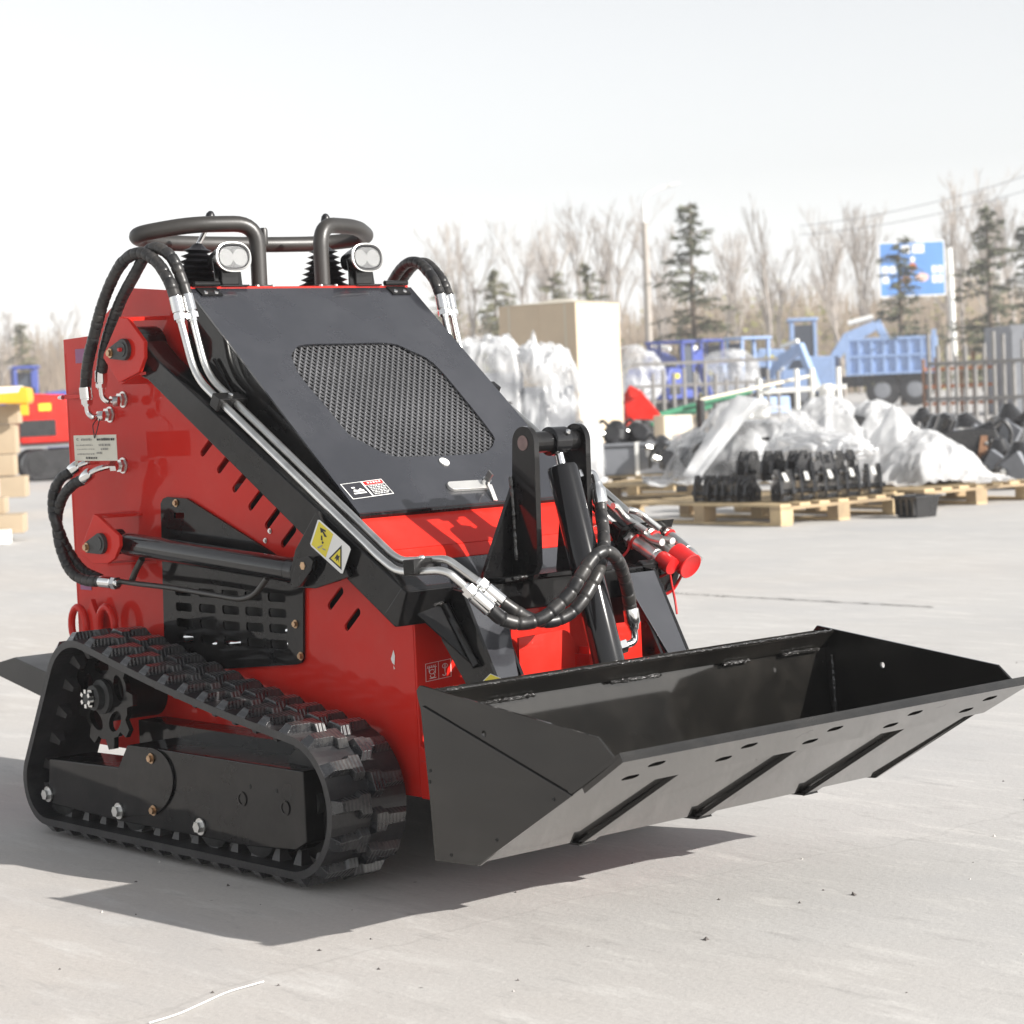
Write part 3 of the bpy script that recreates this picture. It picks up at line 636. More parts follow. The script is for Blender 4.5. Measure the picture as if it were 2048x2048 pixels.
# top rail: folded angle that hangs forward over the back sheet
r0 = V((.972, 0, .446)); r1 = V((1.026, 0, .452)); r2 = V((1.037, 0, .418))
part(MB().prism([V((r0.x, -BW, r0.z)), V((r1.x, -BW, r1.z)), V((r1.x, BW, r1.z)), V((r0.x, BW, r0.z))], (0, 0, -.006)), 'top_rail', 'bucket', bk, bevel=.001)
part(MB().prism([V((r1.x+.0005, -BW, r1.z-.001)), V((1.004, -BW, r2.z-.002)), V((1.004, BW, r2.z-.002)), V((r1.x+.0005, BW, r1.z-.001))], (-.006, 0, .001)), 'rail_face', 'bucket', bk, bevel=.0008)
random.seed(4)
def bead(a, b, r, seed, name='weld_bead', step=.004):
    random.seed(seed); n = max(4, int((b-a).length/step)); P = [a+(b-a)*(k/n)+V((random.uniform(-1, 1)*.0008, 0, random.uniform(-1, 1)*.0008)) for k in range(n+1)]
    part(MB().tube(P, [r*random.uniform(.6, 1.35) for _ in P], 7), name, 'weld', bk)
bead(V((1.0275, -.53, .4525)), V((1.0275, .54, .4525)), .0024, 1)
for k, (y0, y1) in enumerate(((-.44, -.30), (-.10, .04), (.22, .30), (.40, .52))): bead(V((1.008, y0, .414)), V((1.008, y1, .414)), .0042, 10+k)
bead(V((1.02, .545, .40)), V((1.03, .545, .20)), .005, 31)
bead(V((1.03, -.545, .43)), V((1.44, -.5445, .398)), .0022, 33)
# quick hitch plate between legs and bucket
hp_ = part(MB().prism([(.905, -.30, .430), (.962, -.30, .430), (.985, -.30, .150), (.945, -.30, .150)], (0, .60, 0)), 'quick_hitch', 'black', bk, bevel=.003)
# sun-catching red deflector plates on the chassis front
for s in (-1, 1):
    y_in, y_out = s*.020, s*.172
    pts = [(y_out, .24), (y_out, .500)]
    for k in range(7):
        t = math.radians(90*k/6); pts.append((y_in+s*.034-s*.034*math.sin(t), .470+.034*math.cos(t)) if s > 0 else (y_in-.034+.034*math.sin(t), .470+.034*math.cos(t)))
    pts += [(y_in, .24)]
    d_ = part(MB().plate(pts, [], lambda a, b: (.822, a, b), (-.005, 0, 0)), 'deflector', 'red', bevel=.001)
    for yy in (y_in+s*.03, y_out-s*.02): part(MB().span(xf, .817, yy-.003, yy+.003, .26, .44), 'stay_plate', 'red', d_)
# front panel sticker: chain and hook icons in white outline
o_ = Q(850, 1328, x=xf+.0008); e1 = Q(901, 1317, x=xf+.0008)-o_; e2 = Q(851, 1364, x=xf+.0008)-o_
fr = lambda x0, y0, x1, y1, t: [rc(x0, y0, x1, y0+t), rc(x0, y1-t, x1, y1), rc(x0, y0, x0+t*.8, y1), rc(x1-t*.8, y0, x1, y1)]
def arc(cx, cy, r, a0, a1, t, n=14):
    o = [(cx+r*math.cos(math.radians(a0+(a1-a0)*k/n)), cy+1.25*r*math.sin(math.radians(a0+(a1-a0)*k/n))) for k in range(n+1)]
    return o+[(cx+(r-t)*math.cos(math.radians(a1+(a0-a1)*k/n)), cy+1.25*(r-t)*math.sin(math.radians(a1+(a0-a1)*k/n))) for k in range(n+1)]
def hookicon(dst=False):
    sh = [('white', q) for q in fr(0, 0, 1, 1, .022)]+[('white', rc(.495, 0, .508, 1))]
    sh += [('white', rc(.05, .24, .43, .265))]+[('white', [(.06+.07*k, .24), (.08+.07*k, .24), (.11+.07*k, .14), (.09+.07*k, .14)]) for k in range(5)]
    sh += [('white', arc(.24, .50, .11, 0, 330, .025)), ('white', arc(.26, .72, .10, -80, 200, .025)), ('white', rc(.12, .27, .145, .50)), ('white', rc(.36, .27, .385, .62)), ('white', rc(.14, .84, .40, .875))]
    sh += [('white', arc(.75, .32, .11, 0, 360, .02)), ('white', rc(.72, .18, .735, .47)), ('white', rc(.765, .18, .78, .47)), ('white', rc(.735, .47, .765, .66)), ('white', arc(.72, .78, .075, -70, 190, .03))]
    return sh
decal('hook_sticker', o_, e1, e2, hookicon(), fp, V((1, 0, 0)))
o2 = Q(1223, 1269, x=xf+.0008); decal('hook_sticker', o2, e1*1.0, e2*1.15, hookicon(), fp, V((1, 0, 0)))
# yellow sticker low on the leg
o_ = Q(955, 1373, y=-.2732); e1 = Q(981, 1347, y=-.2732)-o_; e2 = Q(990, 1388, y=-.2732)-o_
legp = [c for c in arms[-1].children if c.name.startswith('leg_side_plate')][0]
decal('hazard_sticker', o_, e1, e2, [('white', rc(0, 0, 1, 1)), ('yellow', rc(.45, .04, .97, .96)), ('ink', [(.50, .30), (.92, .55), (.50, .85)]), ('ink', rc(.06, .1, .40, .9)), ('white', [(.12, .3), (.30, .2), (.36, .6), (.2, .8)])], legp, nY)

# ---- red pivot brackets on the body
for (up, pts, pc, lock) in ((1, [(238, 634), (254, 636), (288, 683), (288, 716), (278, 744), (240, 764), (236, 764), (206, 716), (207, 708)], (246, 700), 1),
                            (0, [(187, 1028), (195, 1032), (238, 1072), (239, 1092), (228, 1118), (215, 1127), (186, 1127), (160, 1106), (163, 1092)], (199, 1088), 1)):
    for s in (-1, 1):
        yp = .412
        P_ = [S(Q(u, v, y=-yp), s) for u, v in pts]
        bk2 = part(MB().prism(P_, (0, -s*.010, 0)), 'pivot_bracket', 'red', bevel=.002)
        # return flanges welded to the side panel
        q = [Q(u, v, y=-yp+.010) for u, v in pts]
        for (i, j) in ((1, 0), (5, 4)) if up else ((0, 1), (6, 5)):
            a, b = q[i], q[j]; ex = .055
            part(MB().prism([S(a, s), S(b, s), S(V((b.x+(.03 if i < 3 else .05), -YS-.0005, b.z)), s), S(V((a.x+(.0 if i < 3 else -.02), -YS-.0005, a.z)), s)], (0, 0, -.006)), 'bracket_flange', 'red', bk2)
        c = Q(pc[0]+5, pc[1]-1, y=-yp-.0005); c2 = Q(pc[0]-18, pc[1]+6, y=-yp-.0005)
        cc = V((c.x, 0, c.z)); c3 = V((c2.x, 0, c2.z)); t = math.atan2((c3-cc).z, (c3-cc).x); po = []
        for k in range(13): po.append((cc.x+.0245*math.cos(t+PI/2+PI*k/12), cc.z+.0245*math.sin(t+PI/2+PI*k/12)))
        for k in range(9): po.append((c3.x+.0135*math.cos(t-PI/2+PI*k/8), c3.z+.0135*math.sin(t-PI/2+PI*k/8)))
        lk = part(MB().plate(po, [], XZ(s*(yp+.0005)), (0, s*.010, 0)), 'pin_lock', 'castdark', bk2, bevel=.0015)
        part(MB().cyl(V((cc.x, s*(yp+.010), cc.z)), V((cc.x, s*(yp+.0125), cc.z)), .016, 16), 'pin_end', 'castdark', lk)
        part(MB().bolt(V((c3.x, s*(yp+.0105), c3.z)), (0, s, 0), .0075), 'bolt', 'gold', lk)
        if up: part(MB().lathe([(.005, 0), (.004, .008)], V((cc.x, s*(yp+.0125), cc.z)), (0, s, 0), 8), 'grease_cap', 'redcap', lk)
# ---- lift cylinders
for s in (-1, 1):
    yc = -.366
    a = S(V((Q(205, 1086, y=-.40).x, yc, Q(205, 1086, y=-.40).z)), s); b = S(V((Q(598, 1150, y=-.40).x, yc, Q(598, 1150, y=-.40).z)), s)
    d = (b-a).normalized(); ln = (b-a).length
    lc = part(MB().lathe([(.020, .045), (.0255, .052), (.0265, .062), (.0265, ln-.075), (.0245, ln-.073), (.0245, ln-.070), (.029, ln-.068), (.029, ln-.040), (.020, ln-.036)], a, d, 28), 'lift_cylinder', 'barrel')
    part(MB().lathe([(.026, -.020), (.030, -.016), (.030, .016), (.026, .020)], a, (0, 1, 0), 24), 'cylinder_eye', 'barrel', lc)
    part(MB().lathe([(.024, -.020), (.028, -.016), (.028, .016), (.024, .020)], b, (0, 1, 0), 24), 'rod_eye', 'barrel', lc)
    part(MB().cyl(b-d*.045, b-d*.02, .014, 14), 'piston_rod', 'chrome', lc)
    yt = -.372
    tp = [Q(236, 1162, y=yt), Q(262, 1166, y=yt), Q(340, 1175, y=yt), Q(480, 1199, y=yt), Q(508, 1192, y=yt), Q(534, 1157, y=yt)]
    part(MB().tube(fillet([S(p, s) for p in tp], .035, 6), .0062, 12), 'feed_tube', 'satin', lc)
    part(MB().tube(fillet([S(p, s) for p in (Q(262, 1166, y=-.36), Q(272, 1140, y=-.36), Q(284, 1118, y=-.36))], .01), .0075, 10), 'feed_tube', 'satin', lc)
# ---- steel pipes along the arms, clamps, fittings and hoses
def hose(pts, r=.0125, pitch=.026, depth=.16, name='hose', parent=None, step=.0032, seed=0):
    P = spline(pts, step); R = []; l = 0; rd = random.Random(seed); nxt = pitch*rd.uniform(.8, 1.2); w = r
    for i, p in enumerate(P):
        if i: l += (p-P[i-1]).length
        if l > nxt: nxt = l+pitch*rd.uniform(.75, 1.25); R.append(r*(1-depth)); w = r*rd.uniform(.97, 1.04)
        else: R.append(w)
    return part(MB().tube(P, R, 14), name, 'hose', parent)
def crimp(a, b, r=.0150, parent=None, hexr=.0155):
    a, b = V(a), V(b); d = (b-a); l = d.length
    mb = MB().lathe([(r*.8, 0), (r, l*.04), (r, l*.62), (r*.86, l*.64), (r*.86, l*.70)], a, d, 18)
    mb.hexnut(a+d*.70, d, hexr, l*.20); mb.lathe([(r*.72, l*.90), (r*.66, l)], a, d, 14)
    f = part(mb, 'hose_fitting', 'chrome', parent)
    return f
# camera-side pair
po_, pi_ = -.378, -.346
pipeO = [Q(362, 645, y=-.390), Q(391, 755, y=-.385), Q(760, 1116, y=po_), Q(790, 1140, y=po_), Q(812, 1144.5, y=po_), Q(880, 1141, y=-.365), Q(900, 1147, y=-.355), Q(930, 1173, y=-.335)]
pipeI = [Q(387, 643, y=-.360), Q(414, 750, y=-.355), Q(760, 1086, y=pi_), Q(786, 1111, y=pi_), Q(806, 1122, y=pi_), Q(866, 1119, y=-.335), Q(894, 1118, y=-.325), Q(956, 1163, y=-.30)]
for p in (pipeO, pipeI): part(MB().tube(fillet(p, .05, 7), .0080, 14), 'steel_pipe', 'zinc')
for tri in ([Q(362, 645, y=-.39), Q(350, 592, y=-.393)], [Q(387, 643, y=-.36), Q(373, 588, y=-.362)]): crimp(tri[1], tri[0], .0145)
hose([Q(350, 594, y=-.393), Q(338, 562, y=-.395), Q(316, 527, y=-.40), Q(288, 507, y=-.405), Q(262, 511, y=-.41), Q(236, 538, y=-.412), Q(208, 600, y=-.412), Q(186, 680, y=-.41), Q(175, 730, y=-.405), Q(171, 775, y=-.400)], .0135, .020, .10, seed=1)
hose([Q(373, 590, y=-.362), Q(362, 556, y=-.366), Q(344, 516, y=-.375), Q(318, 497, y=-.385), Q(296, 503, y=-.390), Q(270, 548, y=-.390), Q(240, 605, y=-.385), Q(214, 680, y=-.380), Q(203, 742, y=-.372)], .0135, .020, .10, seed=2)
crimp(Q(171, 773, y=-.400), Q(175, 812, y=-.398), .0155); crimp(Q(202, 740, y=-.372), Q(203, 778, y=-.370), .0145)
part(MB().tube(fillet([Q(174, 808, y=-.398), Q(176, 826, y=-.396), Q(186, 835, y=-.39), Q(196, 832, y=-.372)], .02), .0068, 10), 'elbow_pipe', 'chrome')
part(MB().tube(fillet([Q(203, 776, y=-.370), Q(205, 794, y=-.368), Q(214, 803, y=-.36), Q(226, 803, y=-.345)], .02), .0068, 10), 'elbow_pipe', 'chrome')
for (u, v, yy) in ((198, 832, -.372), (228, 803, -.345)): part(MB().hexnut(Q(u, v, y=yy), (.75, .6, 0), .013, .012), 'pipe_nut', 'chrome')
for (u, v) in ((221, 829), (247, 799), (247, 931)):
    c = Q(u, v, y=-YS-.0005)
    mb = MB().lathe([(.019, 0), (.019, .003)], c, (0, -1, 0), 22); mb.hexnut(c+V((0, -.003, 0)), (0, -1, 0), .0165, .010); mb.lathe([(.009, .013), (.009, .035)], c, (0, -1, 0), 12); part(mb, 'bulkhead_fitting', 'zinc')
# lower pair to the lift cylinder
hose([Q(165, 960, y=-.41), Q(148, 968, y=-.418), Q(128, 990, y=-.422), Q(116, 1022, y=-.422), Q(115, 1062, y=-.42), Q(124, 1105, y=-.418), Q(142, 1142, y=-.413), Q(168, 1160, y=-.405), Q(203, 1163, y=-.395)], .0130, .018, .10, seed=3)
hose([Q(140, 945, y=-.415), Q(122, 957, y=-.425), Q(108, 985, y=-.43), Q(106, 1020, y=-.43), Q(112, 1045, y=-.43), Q(135, 1100, y=-.40), Q(165, 1140, y=-.375), Q(200, 1158, y=-.36)], .0130, .018, .10, seed=4)
crimp(Q(201, 1163, y=-.395), Q(238, 1167, y=-.385), .0140)
for a, b in (((166, 959), (182, 945)), ((141, 944), (156, 932))):
    a3 = Q(*a, y=-.41); b3 = Q(*b, y=-.405); part(MB().lathe([(.0125, 0), (.0145, .003), (.0145, .028), (.011, .034)], a3, b3-a3, 16), 'hose_fitting', 'chrome')
part(MB().tube(fillet([Q(181, 946, y=-.405), Q(200, 937, y=-.395), Q(222, 932, y=-.37)], .03), .0070, 10), 'elbow_pipe', 'chrome')
part(MB().tube(fillet([Q(155, 933, y=-.405), Q(172, 925, y=-.395), Q(196, 923, y=-.36)], .03), .0070, 10), 'elbow_pipe', 'chrome')
part(MB().hexnut(Q(222, 932, y=-.372), (.7, .6, 0), .013, .014), 'pipe_nut', 'chrome')
# paper tag on a wire
tg = part(MB().plate([(0, 0), (1, 0), (1, 1), (0, 1)], [circ(.5, .06, .015, 8)], lambda x, y: Q(147, 871, y=-.400)+(Q(232, 869, y=-.400)-Q(147, 871, y=-.400))*x+(Q(150, 922, y=-.400)-Q(147, 871, y=-.400))*y, (0, .0006, 0)), 'card_tag', 'card')
o_ = Q(147, 871, y=-.4003); e1 = Q(232, 869, y=-.4003)-o_; e2 = Q(150, 922, y=-.4003)-o_
random.seed(12); sh = [('ink', arc(.10, .16, .035, 60, 300, .015))]
for (x0, x1, yy, hh, mk) in ((.18, .42, .12, .09, 'greyink'), (.56, .94, .12, .10, 'ink'), (.06, .45, .36, .05, 'greyink'), (.60, .84, .34, .09, 'greyink'), (.08, .50, .52, .04, 'greyink'), (.64, .80, .50, .08, 'greyink'), (.08, .48, .70, .06, 'greyink'), (.54, .66, .66, .07, 'greyink'), (.28, .52, .84, .08, 'ink')):
    x = x0
    while x < x1:
        w = random.uniform(.014, .04); sh.append((mk, rc(x, yy+random.uniform(0, .02), x+w, yy+hh))); x += w+random.uniform(.008, .02)
decal('tag_print', o_, e1, e2, sh, tg, nY, .0003)
part(MB().tube(spline([Q(196, 836, y=-.385), Q(186, 850, y=-.402), Q(188, 868, y=-.403), Q(189, 876, y=-.403), Q(194, 860, y=-.403), Q(199, 838, y=-.385)], .004), .0012, 6), 'tag_wire', 'ink', tg)
# pipe clamps
for (u, v, w, y_) in ((458, 803, .058, -.364), (866, 1131, .062, -.352)):
    c = Q(u, v, y=y_) if u < 600 else (pipeO[4]+pipeO[5]+pipeI[4]+pipeI[5])/4+V((.006, 0, 0)); along = ad if u < 600 else (pipeO[5]-pipeO[4]).normalized(); sdv = V((0, 1, 0)); upv = along.cross(sdv).normalized()
    if upv.z < 0: upv = -upv
    sdv = upv.cross(along); R_ = Matrix((along, sdv, upv)).transposed()
    cl = part(MB().box(c, (.030, w+.018, .030), R_), 'pipe_clamp', 'black', bevel=.002)
    part(MB().lathe([(.007, 0), (.007, .004), (.004, .006)], c+upv*.0152, upv, 12), 'bolt', 'chrome', cl)
# front hoses between pipes and tilt cylinder
crimp(Q(982, 1220, y=-.295), Q(928, 1172, y=-.336), .0160, hexr=.016); crimp(Q(1006, 1205, y=-.262), Q(953, 1161, y=-.302), .0155, hexr=.016)
hose([Q(980, 1218, y=-.295), Q(1004, 1238, y=-.27), Q(1044, 1247, y=-.23), Q(1085, 1236, y=-.19), Q(1116, 1211, y=-.155), Q(1142, 1184, y=-.125), Q(1163, 1150, y=-.10), Q(1185, 1118, y=-.07), Q(1204, 1104, y=-.045), Q(1222, 1107, y=-.02), Q(1238, 1126, y=.01), Q(1249, 1157, y=.045), Q(1257, 1190, y=.07), Q(1261, 1220, y=.085)], .0138, .030, .12, seed=5)
hose([Q(1005, 1204, y=-.262), Q(1030, 1221, y=-.24), Q(1062, 1238, y=-.205), Q(1100, 1243, y=-.165), Q(1136, 1230, y=-.125), Q(1162, 1205, y=-.095), Q(1182, 1173, y=-.065), Q(1198, 1140, y=-.035), Q(1207, 1100, y=.015), Q(1207, 1063, y=.05), Q(1203, 1032, y=.07), Q(1201, 1005, y=.080)], .0132, .030, .12, seed=6)
for (pa, pb, pc_, pd_, yy) in (((1261, 1216), (1267, 1256), (1270, 1284), (1222, 1300), .085), ((1201, 1008), (1194, 968), (1186, 944), (1138, 958), .080)):
    a = Q(*pa, y=yy); b = Q(*pb, y=yy)
    part(MB().lathe([(.0135, 0), (.0162, .003), (.0162, .030), (.0125, .036), (.0105, .046)], a, b-a, 18), 'hose_fitting', 'chrome')
    c = Q(*pc_, y=yy+.004); e = Q(*pd_, y=.030)
    part(MB().tube(fillet([b, c, c+(e-c)*.9], .035, 8), .0082, 14), 'elbow_pipe', 'chrome')
    dd = (e-c).normalized(); k0 = c+(e-c)*.42
    part(MB().hexnut(k0, dd, .0155, .018), 'pipe_nut', 'chrome'); part(MB().lathe([(.016, 0), (.016, .005), (.013, .007), (.013, .016)], k0+dd*.019, dd, 16), 'adapter', 'chrome')
# far-side pipes, hoses and the auxiliary couplers
for (y_t, y_b, off) in ((.390, .378, 0), (.360, .346, 1)):
    src = pipeO if off == 0 else pipeI
    part(MB().tube(fillet([S(p, 1) for p in src[:4]]+[V((.700, y_b-.01, .655)), V((.735, y_b-.015, .652))], .05, 7), .0080, 14), 'steel_pipe', 'zinc')
    t0 = S(src[0], 1); crimp(t0+(t0-S(src[1], 1)).normalized()*.058, t0, .0145)
    q = t0+(t0-S(src[1], 1)).normalized()*.056
    hose([q, q+V((-.03, .002, .045)), q+V((-.09, .006, .085)), q+V((-.16, .012, .075)), q+V((-.24, .016, .0)), q+V((-.30, .015, -.13)), q+V((-.33, .01, -.24))], .0135, .020, .10, seed=7+off)
for s_ in (0,):
    c = S(Q(458, 803, y=-.364), 1); sdv = V((0, 1, 0)); upv = ad.cross(sdv).normalized(); upv = upv if upv.z > 0 else -upv
    part(MB().box(c, (.03, .076, .03), Matrix((ad, upv.cross(ad), upv)).transposed()), 'pipe_clamp', 'black', bevel=.002)
bkt = part(MB().prism([Q(1240, 1062, y=.30), Q(1258, 1050, y=.31), Q(1347, 1040, y=.43), Q(1338, 1072, y=.43), Q(1290, 1115, y=.37), Q(1226, 1100, y=.30)], V((.004, -.002, .003))), 'coupler_bracket', 'black', bevel=.001)
cd_ = (Q(1345, 1130, y=.335)-Q(1255, 1072, y=.33)).normalized()
for k, (uv, ue, yy, cap) in enumerate((((1256, 1073), (1340, 1130), .33, 1), ((1291, 1063), (1375, 1128), .375, 2), ((1325, 1058), (1398, 1121), .42, 0))):
    a = Q(*uv, y=yy); b = Q(*ue, y=yy); d = (b-a); l = d.length; r = .0165 if k < 2 else .0125
    mb = MB(); mb.hexnut(a, d, .0205 if k < 2 else .018, .018)
    mb.lathe([(r*.8, .018), (r*.8, .028), (r*.95, .030), (r*.95, l*.42), (r, l*.43), (r, l*.68), (r*.9, l*.69), (r*.9, l*.73), (r*1.03, l*.74), (r*1.03, l*.86), (r*.8, l*.90), (r*.8, l)], a, d, 20)
    cp = part(mb, 'quick_coupler', 'zinc')
    rg = a+d*.20; aa, bb2, cc2 = basis(d)
    part(MB().tube([rg+(aa*math.cos(t*PI/10)+bb2*math.sin(t*PI/10))*(r*1.02) for t in range(20)], .0028, 8, closed=True), 'cap_ring', 'redcap', cp)
    if cap:
        R_ = .0195 if cap == 1 else .0285
        pr = [(R_*.93, l*.78), (R_, l*.80), (R_, l*1.02), (R_*.96, l*1.06), (R_*.5, l*1.065), (0, l*1.068)] if cap == 1 else [(R_*.8, l*.70), (R_, l*.72), (R_, l*1.05), (R_*1.05, l*1.07), (R_*.97, l*1.08), (R_*.9, l*1.072), (0, l*1.07)]
        part(MB().lathe(pr, a, d, 24), 'dust_cap', 'redcap', cp)
part(MB().tube(spline([Q(1260, 1078, y=.32), Q(1256, 1100, y=.315), Q(1241, 1118, y=.30), Q(1236, 1135, y=.29), Q(1252, 1147, y=.295), Q(1290, 1155, y=.315), Q(1320, 1153, y=.33), Q(1342, 1143, y=.335)], .004), .0030, 8), 'cap_strap', 'redcap')
part(MB().tube(spline([Q(1280, 1085, y=.36), Q(1286, 1130, y=.345), Q(1290, 1165, y=.34), Q(1305, 1186, y=.345), Q(1325, 1190, y=.355), Q(1345, 1180, y=.37), Q(1358, 1160, y=.38), Q(1368, 1140, y=.38)], .004), .0034, 8), 'cap_strap', 'redcap')
part(MB().tube(spline([Q(1340, 1148, y=.335), Q(1344, 1172, y=.34), Q(1350, 1200, y=.345), Q(1354, 1228, y=.34)], .004), .0026, 8), 'cap_strap', 'redcap')
for (p0, p1, p2, p3) in ((((1183, 1003)), (1190, 1004), (1208, 1030), (1242, 1058)), ((1226, 1012), (1232, 1012), (1250, 1035), (1292, 1062)), ((1258, 1020), (1270, 1022), (1285, 1030), (1320, 1058))):
    part(MB().tube(fillet([Q(*p0, y=.28), Q(*p1, y=.29), Q(*p2, y=.32), Q(*p3, y=.34)], .03), .0075, 12), 'coupler_pipe', 'zinc')
# red lashing rings at the tail
for (cu, cv) in ((158, 1252), (214, 1252)):
    c = Q(cu, cv, y=-.335); ring = []
    for k in range(22):
        t = 2*PI*k/22; ring.append(c+V((.034*math.cos(t), 0, .046*math.sin(t))))
    part(MB().tube(ring, .009, 10, closed=True), 'lashing_ring', 'red')
part(MB().prism([Q(181, 1198, y=-.33), Q(196, 1240, y=-.33), Q(190, 1275, y=-.33), Q(172, 1275, y=-.33), Q(168, 1240, y=-.33)], (0, .014, 0)), 'ring_lug', 'red', bevel=.002)
part(MB().prism([Q(128, 789, y=-YS-.02), Q(160, 788, y=-YS-.02), Q(160, 797, y=-YS-.02), Q(128, 799, y=-YS-.02)], (0, .012, 0)), 'rear_latch', 'red', bevel=.002)
part(MB().lathe([(.006, 0), (.004, .02)], Q(126, 795, y=-YS-.01), (-1, 0, 0), 10), 'latch_spring', 'zinc')
# rider platform at the tail
plt = part(MB().prism([Q(28, 1315, y=-.22), Q(100, 1348, y=-.22), Q(88, 1396, y=-.22), Q(-14, 1346, y=-.22), Q(-20, 1330, y=-.22)], (0, .44, 0)), 'rider_platform', 'satin', bevel=.002)
for s in (-1, 1): part(MB().bar((-.99, s*.16, .285), (xr+.005, s*.16, .33), .03, .012), 'platform_arm', 'black', plt)

# ---- tracks
YO, YN = .512, .322
def hull(pts):
    pts = sorted(set((round(a, 5), round(b, 5)) for a, b in pts)); 
    def half(ps):
        h = []
        for p in ps:
            while len(h) > 1 and (h[-1][0]-h[-2][0])*(p[1]-h[-2][1])-(h[-1][1]-h[-2][1])*(p[0]-h[-2][0]) <= 0: h.pop()
            h.append(p)
        return h
    a = half(pts); b = half(pts[::-1]); return a[:-1]+b[:-1]
LH = .0175
crc = [(.478, .1725, .148), (-.335, .330, .138), (-.498, .122, .0985)]
hp2 = hull([p for c in crc for p in circ(*c, 96)])
def resample(poly, n, shift=0):
    P = [V((a, b, 0)) for a, b in poly]; P.append(P[0]); ls = [0]
    for i in range(len(P)-1): ls.append(ls[-1]+(P[i+1]-P[i]).length)
    T = ls[-1]; out = []; j = 0
    for k in range(n):
        t = (k+shift)/n*T
        t %= T
        j = 0
        while ls[j+1] < t: j += 1
        q = P[j]+(P[j+1]-P[j])*((t-ls[j])/max(1e-9, ls[j+1]-ls[j])); out.append(q)
    return out, T
def frame_at(poly, n, shift):
    pts, T = resample(poly, n, shift); p2, _ = resample(poly, n, shift+.02); p0, _ = resample(poly, n, shift-.02)
    return [(a, (b-c).normalized()) for a, b, c in zip(pts, p2, p0)]
NL = 38
def sag(p):      # the upper run hangs slightly between sprocket and idler
    x, z = p.x, p.y
    return z-(.012*math.sin(PI*(x+.30)/.80) if (-.30 < x < .50 and z > .25) else 0)
ring = resample(hp2, 190)[0]
lug_mesh = {}
def lug_geom(inner):
    pl = [(.016, -.012), (.060, -.013), (.064, -.024), (.088, -.024), (.088, .015), (.064, .016), (.060, .011), (.016, .009)]
    mb = MB(); n = len(pl)
    cx, cy = .046, -.002
    base = [(max(.0, (x-cx)*1.12+cx-(.016 if x < .03 else 0)), (y-cy)*1.42+cy) for x, y in pl]
    f = (lambda x: -x) if inner else (lambda x: x)
    vs = [V((y, f(x), -.001)) for x, y in base]+[V((y, f(x), LH)) for x, y in pl]
    mb.add(vs, [tuple(range(n, 2*n))]+[(i, (i+1) % n, n+(i+1) % n, n+i) for i in range(n)]); return mb
